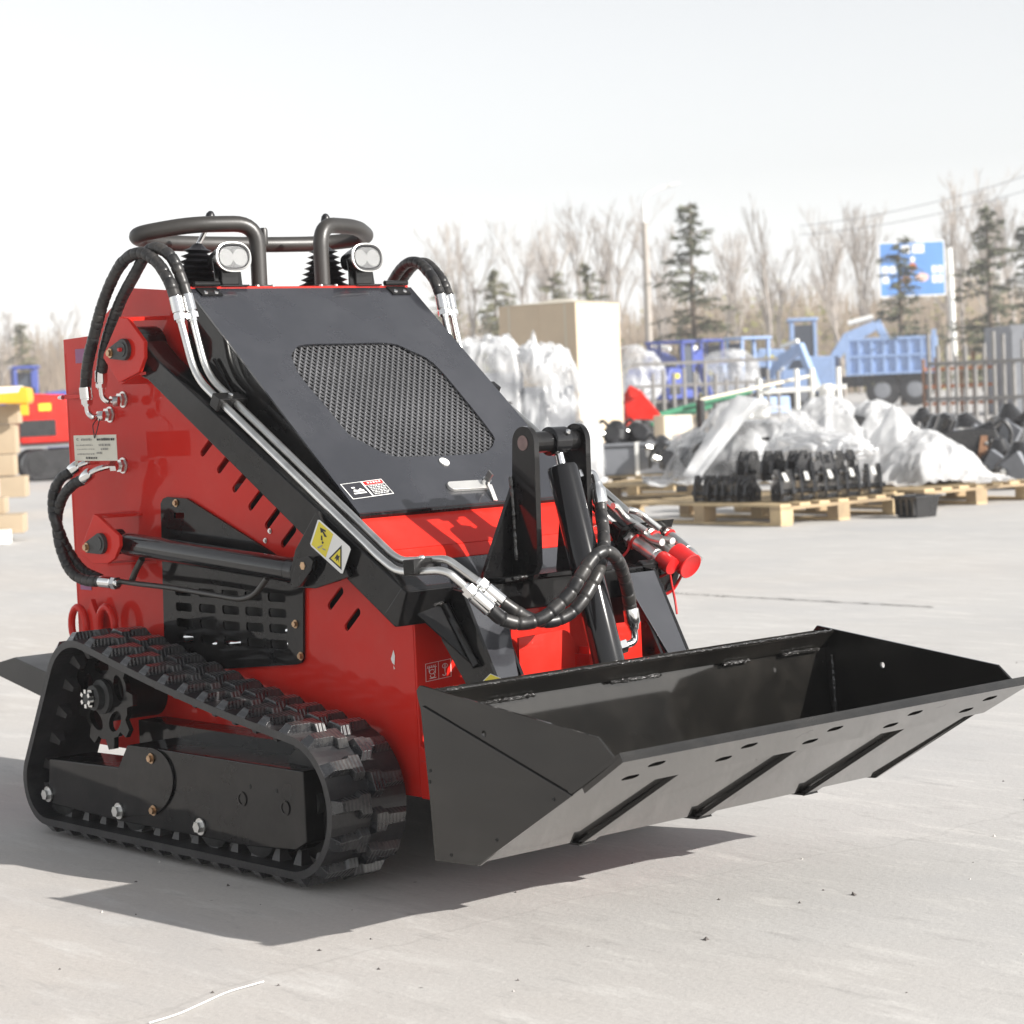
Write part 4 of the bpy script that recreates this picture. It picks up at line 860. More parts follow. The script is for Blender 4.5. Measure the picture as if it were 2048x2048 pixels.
for s in (-1, 1):
    mb = MB(); n = len(ring); vs = []
    for i, p in enumerate(ring):
        t = (ring[(i+1) % n]-ring[i-1]).normalized(); nn = V((t.y, -t.x, 0))      # outward for a counter-clockwise loop
        z = sag(p)
        for (y, o) in ((s*YO, 0), (s*YN, 0), (s*YN, -.016), (s*YO, -.016)): vs.append(V((p.x+nn.x*o, y, z+nn.y*o)))
    mb.add(vs, [(i*4+k, i*4+(k+1) % 4, ((i+1) % n)*4+(k+1) % 4, ((i+1) % n)*4+k) for i in range(n) for k in range(4)], False)
    belt = part(mb, 'track_belt', 'rubber')
    for inner in (0, 1):
        for k, (p, t) in enumerate(frame_at(hp2, NL, .5*inner+.18)):
            key = ('lug', inner if s < 0 else inner+2)
            if key not in lug_mesh:
                g_ = lug_geom(bool(inner) ^ (s > 0)); o = g_.build('tread_lug', M['tread'], belt, bevel=.0012); lug_mesh[key] = o
            else:
                o = lug_mesh[key].copy(); COL.objects.link(o); o.parent = belt
            nn = V((t.y, -t.x, 0)); y = (s*YO if not inner else s*YN); z = sag(p)
            X = V((t.x, 0, t.y)); Z = V((nn.x, 0, nn.y)); Y = V((0, 1, 0))
            o.matrix_local = Matrix(((X.x, Y.x, Z.x, p.x), (X.y, Y.y, Z.y, y), (X.z, Y.z, Z.z, z), (0, 0, 0, 1)))
    tm = None
    for k, (p, t) in enumerate(frame_at(hp2, NL, .4)):
        if tm is None:
            g_ = MB(); g_.add([(-.014, -.016, 0), (.014, -.016, 0), (.014, .016, 0), (-.014, .016, 0), (-.006, -.007, -.030), (.006, -.007, -.030), (.006, .007, -.030), (-.006, .007, -.030)], [(0, 1, 5, 4), (1, 2, 6, 5), (2, 3, 7, 6), (3, 0, 4, 7), (4, 5, 6, 7)])
            tm = o = g_.build('guide_tooth', M['rubber'], belt)
        else: o = tm.copy(); COL.objects.link(o); o.parent = belt
        nn = V((t.y, -t.x, 0)); p3 = V((p.x, 0, sag(p)))+V((nn.x, 0, nn.y))*-.0155
        X = V((t.x, 0, t.y)); Z = V((nn.x, 0, nn.y))
        o.matrix_local = Matrix(((X.x, 0, Z.x, p3.x), (0, 1, 0, s*(YO-.06)), (X.z, 0, Z.z, p3.z), (0, 0, 0, 1)))
    # sprocket
    sc_ = V((-.338, s*.43, .330)); pts = []
    for k in range(9):
        for (da, rr_) in ((-.5, .103), (-.28, .100), (-.14, .124), (.14, .124), (.28, .100)):
            a = 2*PI*(k+da)/9; pts.append((sc_.x+rr_*math.cos(a), sc_.z+rr_*math.sin(a)))
    hl = [[(sc_.x+.070*math.cos(a0)+q[0], sc_.z+.070*math.sin(a0)+q[1]) for q in [( (.020*math.cos(t))*math.cos(a0)-(.031*math.sin(t))*math.sin(a0), (.020*math.cos(t))*math.sin(a0)+(.031*math.sin(t))*math.cos(a0)) for t in [2*PI*k/14 for k in range(14)]]] for a0 in [2*PI*j/5+.35 for j in range(5)]]
    spk = part(MB().plate(pts, hl, XZ(s*.436), (0, -s*.012, 0)), 'sprocket', 'black')
    part(MB().lathe([(.040, 0), (.040, .010), (.029, .014), (.029, .030)], (sc_.x, s*.436, sc_.z), (0, s, 0), 24), 'hub', 'castdark', spk)
    nut = MB().hexnut((sc_.x, s*.466, sc_.z), (0, s, 0), .023, .010)
    for k in range(6):
        a = 2*PI*(k+.5)/6; nut.box((sc_.x+.017*math.cos(a), s*.480, sc_.z+.017*math.sin(a)), (.009, .012, .009), rotm('Y', -a))
    part(nut, 'castle_nut', 'chrome', spk); part(MB().cyl((sc_.x, s*.466, sc_.z), (sc_.x, s*.484, sc_.z), .012, 14), 'axle_end', 'castdark', spk)
    part(MB().cyl((sc_.x, s*.30, sc_.z), (sc_.x, s*.424, sc_.z), .060, 24), 'drive_motor', 'dark', spk)
    # track frame
    yf = .486
    def fz(u, v): q = Q(u, v, y=-yf); return V((q.x, s*yf, q.z))
    fpts = [fz(98, 1517), fz(239, 1535), fz(259, 1489), fz(606, 1543), fz(613, 1686), fz(592, 1701), fz(499, 1693), fz(233, 1641), fz(96, 1606)]
    fr_ = part(MB().prism(fpts, (0, -s*.120, 0)), 'track_frame', 'black', bevel=.003)
    cv = []
    for k in range(13):
        t = math.radians(80-165*k/12); cv.append(fz(298+52*math.cos(t), 1562-68*math.sin(t)))
    part(MB().prism([V((q.x, s*(yf+.0005), q.z)) for q in [fz(240, 1537), fz(259, 1490)]+cv+[fz(240, 1632)]], (0, s*.005, 0)), 'cover_plate', 'black', fr_, bevel=.001)
    for (u, v, m_, r_, yy) in ((98, 1588, 'zinc', .0125, .001), (243, 1621, 'zinc', .0125, .006), (402.5, 1653, 'zinc', .0125, .001), (307, 1516, 'gold', .008, .006), (312, 1620, 'gold', .008, .006)):
        q = fz(u, v); part(MB().bolt(V((q.x, s*(yf+yy), q.z)), (0, s, 0), r_), 'bolt', m_, fr_)
    for (u, v) in ((485, 1598), (571, 1616)):
        q = fz(u, v); part(MB().lathe([(.016, 0), (.016, .002), (.011, .0022), (.011, .0005)], V((q.x, s*(yf+.0005), q.z)), (0, s, 0), 18), 'boss', 'black', fr_)
    for (u, v) in ((500, 1573), (553, 1582)):
        q = fz(u, v); part(MB().cyl(V((q.x, s*(yf), q.z)), V((q.x, s*(yf+.0008), q.z)), .005, 10), 'bore', 'dark', fr_)
    for x_ in (-.50, -.185, .13, .30):
        zc = .098; part(MB().lathe([(.052, -.05), (.061, -.045), (.061, -.025), (.050, -.02), (.050, .02), (.061, .025), (.061, .045), (.052, .05)], (x_, s*.42, zc), (0, 1, 0), 24), 'roller', 'castdark', fr_)
    idl = part(MB().lathe([(.08, -.035), (.124, -.030), (.124, -.012), (.105, -.010), (.105, .010), (.124, .012), (.124, .030), (.08, .035)], (.478, s*.405, .1725), (0, 1, 0), 32), 'idler_wheel', 'dark')
    part(MB().cyl((.478, s*.455, .1725), (.478, s*.36, .1725), .03, 16), 'axle', 'castdark', idl)
    part(MB().span(-.30, .42, s*.30, s*.37, .20, .27), 'frame_mount', 'black')
# ================================================================== the yard behind
M['wood'] = mat('pallet_wood', (.50, .38, .22), .7, var=.22, vscale=6, bump=.2, bscale=30)
M['woodd'] = mat('pallet_wood_dark', (.34, .25, .15), .75, var=.25, vscale=6, bump=.2, bscale=30)
M['carton'] = mat('cardboard', (.60, .49, .36), .75, var=.07, vscale=3)
M['cartond'] = mat('brown_cardboard', (.42, .33, .225), .8, var=.1, vscale=3)
M['cartonp'] = mat('pale_cardboard', (.62, .57, .47), .7, var=.05, vscale=2)
M['tape'] = mat('pink_tape', (.72, .50, .44), .4, var=.05)
M['foam'] = mat('white_foam', (.80, .79, .76), .6, var=.04)
M['blue'] = mat('blue_paint', (.055, .085, .34), .35, coat=.4, var=.12)
M['lblue'] = mat('light_blue_paint', (.27, .385, .62), .45, var=.10, dust=.1)
M['grey'] = mat('galvanised_grey', (.24, .23, .22), .6, metal=.2, var=.15)
M['dgrey'] = mat('grey_sheet', (.20, .21, .23), .5, var=.1)
M['bgblack'] = mat('black_enamel', (.014, .014, .015), .28, coat=.6, var=.3)
M['whitep'] = mat('white_paint', (.80, .80, .77), .4, var=.05)
M['green'] = mat('green_paint', (.03, .17, .09), .45, var=.15)
M['glass'] = mat('cab_glass', (.05, .06, .08), .08, var=.05)
M['orange'] = mat('orange_paint', (.55, .14, .02), .45, var=.1)
M['yel'] = mat('yellow_paint', (.75, .42, .02), .4, var=.08)
M['rust'] = mat('rusty_steel', (.25, .13, .07), .7, var=.3, vscale=20)
M['bark'] = mat('bare_bark', (.32, .285, .255), .9, var=.2, vscale=3)
M['twig'] = mat('bare_twigs', (.40, .36, .325), .9, var=.2, vscale=2)
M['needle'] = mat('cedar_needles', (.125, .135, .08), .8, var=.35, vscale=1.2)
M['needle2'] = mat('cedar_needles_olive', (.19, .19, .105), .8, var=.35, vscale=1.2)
M['trunk'] = mat('cedar_trunk', (.13, .10, .075), .9, var=.2)
M['shrub'] = mat('spring_shrub', (.26, .25, .10), .9, var=.3)
M['signblue'] = mat('billboard_blue', (.10, .26, .62), .5, var=.15, vscale=.6)
M['concretep'] = mat('concrete_post', (.40, .36, .32), .8, var=.1)
M['drygrass'] = mat('dry_straw', (.36, .27, .17), .9, var=.2)
def film_mat(nm, lo, hi):
    m = mat(nm, (.78, .79, .80), .22, var=.08, vscale=5, bump=.6, bscale=5, rvar=.3); nt = m.node_tree; N = nt.nodes; L = nt.links
    b = N['Principled BSDF']; out = N['Material Output']; tr = N.new('ShaderNodeBsdfTransparent'); tl = N.new('ShaderNodeBsdfTranslucent'); tl.inputs[0].default_value = (.8, .81, .83, 1)
    mx = N.new('ShaderNodeMixShader'); mx.inputs[0].default_value = .35; L.new(b.outputs[0], mx.inputs[1]); L.new(tl.outputs[0], mx.inputs[2])
    tc = N.new('ShaderNodeTexCoord'); nz = N.new('ShaderNodeTexNoise'); nz.inputs['Scale'].default_value = 2.6; nz.inputs['Detail'].default_value = 5; L.new(tc.outputs['Object'], nz.inputs['Vector'])
    rg = N.new('ShaderNodeMapRange'); rg.inputs[1].default_value = .40; rg.inputs[2].default_value = .62; rg.inputs[3].default_value = lo; rg.inputs[4].default_value = hi; L.new(nz.outputs['Fac'], rg.inputs[0])
    m2 = N.new('ShaderNodeMixShader'); L.new(rg.outputs[0], m2.inputs[0]); L.new(tr.outputs[0], m2.inputs[1]); L.new(mx.outputs[0], m2.inputs[2]); L.new(m2.outputs[0], out.inputs['Surface']); return m
M['film'] = film_mat('plastic_film', .55, .96); M['filmm'] = film_mat('creased_plastic_film', .18, .92); M['filmt'] = film_mat('thin_plastic_film', .12, .62)
def P_(mb, name, m, parent, bevel=0): return mb.build(name, M[m], parent, bevel)
def frame(loc, yaw):      # local axes of something standing on the ground
    X = V((math.cos(yaw), math.sin(yaw), 0)); Y = V((-math.sin(yaw), math.cos(yaw), 0)); o = V(loc)
    return lambda a, b, c: o+X*a+Y*b+V((0, 0, c))
ORD = ['leftmost', 'second from left', 'third from left', 'fourth from left', 'fifth from left', 'sixth from left', 'seventh from left', 'eighth from left']

# ---- pallets (each board and block its own piece)
def pallet(loc, yaw, lx, ly, label, z0=0):
    root = empty('wooden_pallet', loc, yaw); tag(root, label, 'pallet', 'pallets on the yard')
    def bx(x0, x1, y0, y1, z0_, z1, nm, m='wood'):
        mb = MB().span(x0, x1, y0, y1, z0_, z1); o = MB.build(mb, nm, M[m], None); o.parent = root; return o
    for i in range(7):
        y = -ly/2+i*(ly-.10)/6; bx(-lx/2, lx/2, y, y+.10, .128, .146, 'deck_board')
    for i in range(3):
        x = -lx/2+i*(lx-.10)/2; bx(x, x+.10, -ly/2, ly/2, .106, .1275, 'cross_board', 'woodd')
        for j in range(3):
            y = -ly/2+j*(ly-.12)/2; bx(x, x+.10, y+.002, y+.118, .020, .1055, 'block', 'woodd' if (i+j) % 2 else 'wood')
    for j in range(3):
        y = -ly/2+j*(ly-.11)/2; bx(-lx/2, lx/2, y, y+.11, .002, .0195, 'bottom_board')
    return root
palF = pallet((-6.755, 8.775, 0), math.radians(-2), 1.55, 1.22, 'nearest wooden pallet, loaded with black hitch brackets')
c2 = (gp(1270, 20.6)+gp(1590, 19.6))/2
palL = pallet(gp(1430, 19.4), math.radians(25), 1.9, 1.1, 'wooden pallet under the grey shrouded heap with the hanging plastic strip')
palR = pallet(gp(1815, 17.4), math.radians(-6), 1.5, 1.15, 'wooden pallet under the tall white plastic mound')
palX = pallet(gp(1240, 21.6), math.radians(20), 1.6, 1.1, 'wooden pallet under the long dark steel box')

# ---- black hitch brackets
def bracket(label, loc, yaw, sc=1.):
    root = empty('hitch_bracket', loc, yaw); tag(root, label, 'bracket', 'black hitch brackets on the nearest pallet')
    prof = [(-.11, 0), (.10, 0), (.13, .06), (.11, .15), (.05, .23), (-.03, .23), (-.06, .15), (-.12, .10)]
    def bd(mb, nm, m, bv=0): o = MB.build(mb, nm, M[m], None, bv); o.parent = root; return o
    for y in (-.055, .035):
        hs = [circ(.06, .07, .022, 10), circ(.0, .18, .022, 10), circ(-.07, .06, .018, 10)]
        bd(MB().plate([(a*sc, b*sc) for a, b in prof], [[(a*sc, b*sc) for a, b in h] for h in hs], lambda x, z, y=y: (x, y*sc, z+.002), (0, .02*sc, 0)), 'side_plate', 'bgblack')
    bd(MB().cyl((.06*sc, -.085*sc, .072*sc), (.06*sc, .085*sc, .072*sc), .020*sc, 12), 'cross_pin', 'bgblack')
    for (x, z) in ((.06, .072), (.0, .182)): bd(MB().lathe([(.016*sc, 0), (.016*sc, .012), (.0, .014)], (x*sc, -.060*sc, z*sc), (0, -1, 0), 10), 'bolt', 'zinc')
    bd(MB().span(-.09*sc, .09*sc, -.034*sc, .034*sc, .004, .03*sc), 'base_block', 'bgblack', .003)
    bd(MB().bar((.03*sc, 0, .205*sc), (.105*sc, 0, .150*sc), .030*sc, .012*sc), 'pad', 'whitep' if sc > .91 else 'bgblack')
    return root
fF = frame((-6.755, 8.775, .148), math.radians(-2))
k = 0
for i in range(4): bracket(f'small black bracket of the nearest pallet, front left row, {ORD[i]}', fF(-.10+.135*i, -.46+.01*i, 0), math.radians(-78+random.uniform(-14, 14)), .78)
for i in range(5): bracket(f'padded black bracket of the nearest pallet, right-hand row, {ORD[i]}', fF(.56+.02*i, -.36+.20*i, 0), math.radians(-35+random.uniform(-12, 12)), .92)
for i in range(3): bracket(f'black bracket of the nearest pallet, back row, {ORD[i]}', fF(.0+.20*i, -.10+.04*i, .12), math.radians(-80), .9)
for i in range(3): bracket(f'black bracket lying behind the right-hand row, {ORD[i]}', fF(.36+.03*i, .06+.17*i, .10), math.radians(-40+9*i), .9)

# ---- black tub beside the pallet
t0 = gp(1834, 15.7); tub = empty('plastic_tub', t0, math.radians(-6)); tag(tub, 'black plastic tub on the concrete beside the nearest pallet', 'tub')
def loc_build(mb, nm, m, root, bv=0): o = MB.build(mb, nm, M[m] if isinstance(m, str) else m, None, bv); o.parent = root; return o
def tapered(w, d, h, t=.82):
    return MB().add([(-w*t/2, -d*t/2, 0), (w*t/2, -d*t/2, 0), (w*t/2, d*t/2, 0), (-w*t/2, d*t/2, 0), (-w/2, -d/2, h), (w/2, -d/2, h), (w/2, d/2, h), (-w/2, d/2, h), (-w*.44, -d*.44, h), (w*.44, -d*.44, h), (w*.44, d*.44, h), (-w*.44, d*.44, h), (-w*.38, -d*.38, .02), (w*.38, -d*.38, .02), (w*.38, d*.38, .02), (-w*.38, d*.38, .02)],
        [(3, 2, 1, 0), (0, 1, 5, 4), (1, 2, 6, 5), (2, 3, 7, 6), (3, 0, 4, 7), (4, 5, 9, 8), (5, 6, 10, 9), (6, 7, 11, 10), (7, 4, 8, 11), (8, 9, 13, 12), (9, 10, 14, 13), (10, 11, 15, 14), (11, 8, 12, 15), (12, 13, 14, 15)])
loc_build(tapered(.22, .22, .145), 'tub_shell', 'bgblack', tub, .004)
loc_build(MB().tube([(-.115, -.115, .14), (.115, -.115, .14), (.115, .115, .14), (-.115, .115, .14)], .009, 8, closed=True), 'rim', 'bgblack', tub)
for i in range(4): loc_build(MB().span(-.09+.055*i, -.075+.055*i, -.118, -.1, .02, .12), 'rib', 'bgblack', tub)

# ---- crumpled plastic film
def heap(name, label, loc, sx, sy, sz, seed, m='film', fold=.22, freq=2.2, grp='plastic-wrapped goods', core=True, peak=None, cores=(), lumps=()):
    root = empty(name, loc); tag(root, label, 'plastic sheet', grp)
    bm = bmesh.new(); bmesh.ops.create_icosphere(bm, subdivisions=5, radius=1)
    off = V((seed*3.1, seed*1.7, seed*2.3))
    for v in bm.verts:
        d = v.co.copy(); e = V((d.x, d.y, d.z*.55)); n1 = noise.noise(d*freq*.8+off); n2 = abs(noise.noise(e*freq*1.25+off*2)); n3 = abs(noise.noise(e*freq*2.9+off*3))
        r = 1+fold*.8*n1+fold*1.3*(.30-n2)+fold*.45*(.25-n3)
        # flattened facets like stretched film
        q = V((math.copysign(abs(d.x)**.75, d.x), math.copysign(abs(d.y)**.75, d.y), math.copysign(abs(d.z)**.8, d.z)))*r
        if peak and d.z > 0: q.z += peak[2]*math.exp(-((d.x-peak[0])**2+(d.y-peak[1])**2)/.06)
        z = q.z*.5+.5; z = max(0, z)
        sp = 1.0+.28*(1-min(1, z))**2
        v.co = V((q.x*sx/2*sp, q.y*sy/2*sp, z*sz))
    me = bpy.data.meshes.new('film_cover'); bm.to_mesh(me); bm.free(); me.materials.append(M[m])
    me.polygons.foreach_set('use_smooth', [True]*len(me.polygons))
    o = bpy.data.objects.new('film_cover', me); COL.objects.link(o); o.parent = root
    for (cm, bx) in cores:
        mb = MB()
        for (x0, x1, y0, y1, z0, z1) in bx: mb.span(x0, x1, y0, y1, z0, z1)
        loc_build(mb, 'wrapped_goods', cm, root, .01)
    for (lx, ly, lz, ox, oy, sd2) in lumps:
        b2 = bmesh.new(); bmesh.ops.create_icosphere(b2, subdivisions=3, radius=1)
        for v in b2.verts:
            q = V((math.copysign(abs(v.co.x)**.6, v.co.x), math.copysign(abs(v.co.y)**.6, v.co.y), math.copysign(abs(v.co.z)**.6, v.co.z)))*(1+.22*noise.noise(v.co*1.9+V((sd2, sd2, 0)))); v.co = V((ox+q.x*lx/2, oy+q.y*ly/2, max(0, (q.z*.5+.5)*lz)))
        m2 = bpy.data.meshes.new('wrapped_goods'); b2.to_mesh(m2); b2.free(); m2.materials.append(M['bgblack']); o2 = bpy.data.objects.new('wrapped_goods', m2); COL.objects.link(o2); o2.parent = root
    return root
RZ = VIEWYAW
def drape(name, label, loc, sx, sy, peaks, seed, m='film', yaw=None, lumps=(), cores=(), rough=.02, grp='plastic-wrapped goods'):
    """sheet of film hung over the goods: tents about the given peaks, folds fanning out from each, loose ragged skirt"""
    root = empty(name, loc, RZ if yaw is None else yaw); tag(root, label, 'plastic sheet', grp)
    n = 96; rough *= 1.7; rd = random.Random(seed); off = V((seed*1.3, seed*.7, 0)); vs = []; hs = []
    pk = [(x, y, h, r, p, rd.randint(5, 9), rd.uniform(0, 6)) for (x, y, h, r, p) in peaks]
    for i in range(n+1):
        for j in range(n+1):
            x = (i/n-.5)*sx; y = (j/n-.5)*sy; h = 0
            for (px_, py_, ph, pr, pw, kf, ph0) in pk:
                dx, dy = x-px_, y-py_; d = math.hypot(dx, dy)/pr; an_ = math.atan2(dy, dx)
                f = abs(math.sin(an_*kf*.5+ph0+.7*noise.noise(V((x*3, y*3, seed)))))
                h = max(h, ph*(1-min(1.25, d*(1+.16*f))**pw))
            h += rough*(.5-abs(noise.noise(V((x*5, y*5, 0))+off)))*1.2+rough*1.0*(.4-abs(noise.noise(V((x*12, y*16, 0))+off)))
            hs.append(h); vs.append(V((x+.03*noise.noise(V((x*6, y*6, 3))+off), y+.03*noise.noise(V((x*6, y*6, 7))+off), max(h, .004+.012*noise.noise(V((x*9, y*9, 1))+off)))))
    fs = []
    for i in range(n):
        for j in range(n):
            q = (i*(n+1)+j, (i+1)*(n+1)+j, (i+1)*(n+1)+j+1, i*(n+1)+j+1)
            if max(hs[k] for k in q) > -.02-.05*noise.noise(V((i*.11, j*.11, seed))): fs.append(q)
    mb = MB(); mb.add(vs, fs, True); o = MB.build(mb, 'film_cover', M[m], None, recalc=False, angle=70); o.parent = root
    for (cm, bx) in cores:
        for t in bx: loc_build(MB().span(*t), 'wrapped_goods', cm, root, .012)
    for (lx, ly, lz, ox, oy, sd2) in lumps:
        b2 = bmesh.new(); bmesh.ops.create_icosphere(b2, subdivisions=3, radius=1)
        for v in b2.verts:
            q = V((math.copysign(abs(v.co.x)**.6, v.co.x), math.copysign(abs(v.co.y)**.6, v.co.y), math.copysign(abs(v.co.z)**.6, v.co.z)))*(1+.22*noise.noise(v.co*1.9+V((sd2, sd2, 0)))); v.co = V((ox+q.x*lx/2, oy+q.y*ly/2, max(0, (q.z*.5+.5)*lz)))
        m2 = bpy.data.meshes.new('wrapped_goods'); b2.to_mesh(m2); b2.free(); m2.materials.append(M['bgblack']); o2 = bpy.data.objects.new('wrapped_goods', m2); COL.objects.link(o2); o2.parent = root
    return root
drape('wrapped_machine', 'machine shrouded in white plastic film in front of the tall carton', gp(1045, 21.2), 1.5, 1.4, ((-.22, 0, 1.32, .62, 5), (.22, -.1, 1.22, .52, 5), (.16, .05, 1.42, .34, .9), (.30, -.2, .85, .52, 5), (-.45, 0, 1.18, .4, 4)), 1, m='filmm', rough=.10, cores=(('dgrey', [(-.45, .05, -.35, .3, .3, 1.12), (.05, .5, -.4, .2, .1, .98)]), ('bgblack', [(-.30, .05, -.46, -.36, .74, .86), (.1, .5, -.40, -.30, .35, .5)])))
drape('wrapped_load', 'grey heap under stretched plastic film behind the nearest pallet', gp(1500, 19.0)+V((0, 0, .148)), 1.7, 1.3, ((-.10, -.1, .66, .62, 1.5), (.12, .0, .58, .66, 2.2), (.42, .05, .52, .42, 1.8), (-.3, 0, .42, .42, 3)), 4, m='filmm', lumps=((1.10, .85, .40, .0, 0, 3), (.7, .6, .48, .1, .05, 8)), rough=.03)
drape('wrapped_load', 'white plastic mound with trailing skirt at the right of the brackets', gp(1835, 17.3)+V((0, 0, .148)), 1.25, 1.1, ((-.16, 0, .56, .36, 1.1), (.05, -.05, .36, .50, 2.0), (.25, -.1, .22, .36, 1.3)), 7, m='film', lumps=((.6, .5, .17, .05, -.1, 2),), rough=.03)
drape('wrapped_load', 'flat plastic-covered stack seen above the brackets', gp(1700, 21.0)+V((0, 0, .30)), 1.4, 1.0, ((-.2, 0, .46, .52, 2), (.25, 0, .40, .46, 2)), 9, m='film', lumps=((.9, .5, .32, 0, 0, 5),), rough=.03)
drape('wrapped_load', 'white plastic sheet bunched up between the two big wrapped heaps', gp(1625, 18.6)+V((0, 0, .148)), 1.0, .9, ((-.1, 0, .50, .34, 1.4), (.15, -.05, .36, .34, 1.5)), 17, m='filmm', lumps=((.5, .4, .3, 0, 0, 6),), rough=.04)
h5 = heap('plastic_bundle', 'crumpled clear plastic bundle lying over the bracket rows', gp(1640, 17.0)+V((0, 0, .36)), .75, .35, .20, 12, fold=.3, freq=3, cores=(('bgblack', [(-.3, .3, -.1, .1, -.2, .05)]),))
h6 = heap('plastic_bundle', 'small plastic bundle left of the grey shrouded heap', gp(1390, 20.4)+V((0, 0, .30)), .35, .3, .22, 14, fold=.3, freq=2.5, cores=(('bgblack', [(-.14, .14, -.1, .1, -.3, .05)]),))
# hanging strip of film
root = empty('plastic_strip', gp(1420, 18.6)); tag(root, 'long white plastic strip hanging down the front of the grey heap', 'plastic sheet', 'plastic-wrapped goods')
mb = MB(); a0, a1 = Q(1475, 790, d=18.55), Q(1535, 800, d=18.5); b0, b1 = Q(1365, 950, d=18.4), Q(1395, 962, d=18.4); vs = []; n = 12
for k in range(n+1):
    t = k/n
    for j in range(4):
        p = (a0*(1-t)+b0*t)*(1-j/3)+(a1*(1-t)+b1*t)*(j/3); p = p+V((0, 0, .05*math.sin(PI*t)*(1 if t < .4 else .6)))+DH*(.03*math.sin(j*2.1+t*5)); vs.append(p)
mb.add(vs, [(k*4+j, k*4+j+1, k*4+5+j, k*4+4+j) for k in range(n) for j in range(3)], True)
o = mb.build('film_cover', M['film'], root); md = o.modifiers.new('solid', 'SOLIDIFY'); md.thickness = .004

# ---- big carton
cb = gp(1166, 23.2); yaw = math.radians(18); W_, D_, H_ = .90, .92, 1.80
root = empty('tall_carton', cb, yaw); tag(root, 'tall tan cardboard carton with one bright sunlit side', 'carton')
# corner nearest the camera is at the origin: faces run along local -x' (shaded) and +y' (lit)
box = MB().span(0, -W_, 0, D_, 0, H_); loc_build(box, 'carton_body', 'carton', root, .012)
loc_build(MB().add([(.004, -.004, H_+.001), (-W_-.004, -.004, H_+.001), (-W_-.004, D_+.004, H_+.001), (.004, D_+.004, H_+.001), (-W_*.5, D_*.45, H_+.06), (-W_*.75, D_*.45, H_+.03)], [(0, 1, 5, 4), (1, 2, 5), (2, 3, 4, 5), (3, 0, 4), (0, 3, 2, 1)]), 'carton_lid', 'cartonp', root)
loc_build(MB().span(-W_*.48, -W_*.52, -.003, -.001, .05, H_-.02), 'seam', 'carton', root)
for x in (.14, .86): loc_build(MB().span(-W_*x-.01, -W_*x+.01, -.004, -.0015, .0, H_-.01), 'strap', 'cartonp', root)
loc_build(MB().span(.0015, .003, D_*.44, D_*.50, .02, H_-.02), 'tape', 'cartonp', root)

# ---- long dark steel box and loose parts in front of the carton
fx = frame(gp(1235, 21.3)+V((0, 0, .148)), RZ-math.radians(8))
root = empty('steel_box', gp(1235, 21.3)+V((0, 0, .148))); tag(root, 'long dark grey steel box with a white label, strapped to a pallet', 'box')
R_ = Matrix.Rotation(RZ-math.radians(8), 3, 'Z')
root.rotation_euler.z = RZ-math.radians(8)
loc_build(MB().span(-.55, .58, -.28, .28, 0, .26), 'box_body', 'dgrey', root, .015); loc_build(MB().span(-.57, .60, -.30, .30, .261, .29), 'box_lid', 'dgrey', root, .006)
loc_build(MB().span(.30, .46, -.306, -.3005, .16, .27), 'paper_label', 'white', root); loc_build(MB().span(.20, .235, -.303, .303, -.005, .294), 'strap', 'whitep', root)
random.seed(31)
def loose(name, label, base, parts, grp, cat='machine part'):
    root = empty(name, base); tag(root, label, cat, grp)
    for (nm, mb, m) in parts: loc_build(mb, nm, m, root, 0)
    return root
for i, (u, d, z) in enumerate(((1190, 21.4, .44), (1235, 21.2, .44), (1290, 21.3, .44), (1345, 20.4, .22), (1330, 21.0, .30))):
    r = random.uniform
    hy = [('housing', MB().lathe([(.05, 0), (.11, .02), (.12, .10), (.08, .16), (.05, .20)], (0, 0, 0), (r(-.5, .5), r(-.5, .5), .7), 14), 'bgblack'), ('flange', MB().cyl((.02, -.06, .03), (.10, -.13, .09), .065, 14), 'bgblack'),
          ('port', MB().cyl((-.05, -.10, .08), (-.07, -.15, .10), .03, 10), 'zinc'), ('hose_stub', MB().tube(spline([(-.05, 0, .12), (-.14, -.02, .20), (-.20, -.05, .12), (-.22, -.05, .0)], .02), .016, 8), 'bgblack')]
    loose('hydraulic_motor', ['black hydraulic motor at the left end of the long steel box', 'black hydraulic motor in the middle of the long steel box', 'black hydraulic motor at the right end of the long steel box', 'black hydraulic motor beside the hanging plastic strip', 'black hydraulic motor just right of the long steel box'][i], gp(u, d)+V((0, 0, z)), hy, 'loose hydraulic motors')
# ---- black gearbox implement at the right and scrap beyond
root = empty('flail_head', gp(1945, 19.6), RZ); root.scale = (.8,)*3; tag(root, 'large black implement head with bolts right of the white plastic mound', 'implement')
loc_build(MB().prism([(-.50, -.25, .30), (-.42, -.25, .56), (-.05, -.25, .60), (.22, -.25, .58), (.30, -.25, .30), (.22, -.25, .10), (-.10, -.25, .12)], (0, .55, 0)), 'housing', 'bgblack', root, .02)
loc_build(MB().prism([(-.02, -.27, .14), (.05, -.27, .52), (.12, -.27, .52), (.10, -.27, .10)], (0, .02, 0)), 'cheek_plate', 'rust', root, .003)
for (x, z) in ((.11, .44), (.17, .46), (.12, .36), (.26, .16), (.28, .21)): loc_build(MB().lathe([(.02, 0), (.02, .02), (0, .022)], (x, -.26, z), (0, -1, 0), 10), 'bolt', 'zinc', root)
loc_build(MB().cyl((.02, -.1, .52), (.22, -.15, .60), .08, 16), 'drive_motor', 'bgblack', root); loc_build(MB().lathe([(.07, 0), (.10, .03), (.10, .18), (.06, .22)], (-.30, .0, .55), (.3, -.2, .9), 16), 'gear_case', 'bgblack', root)
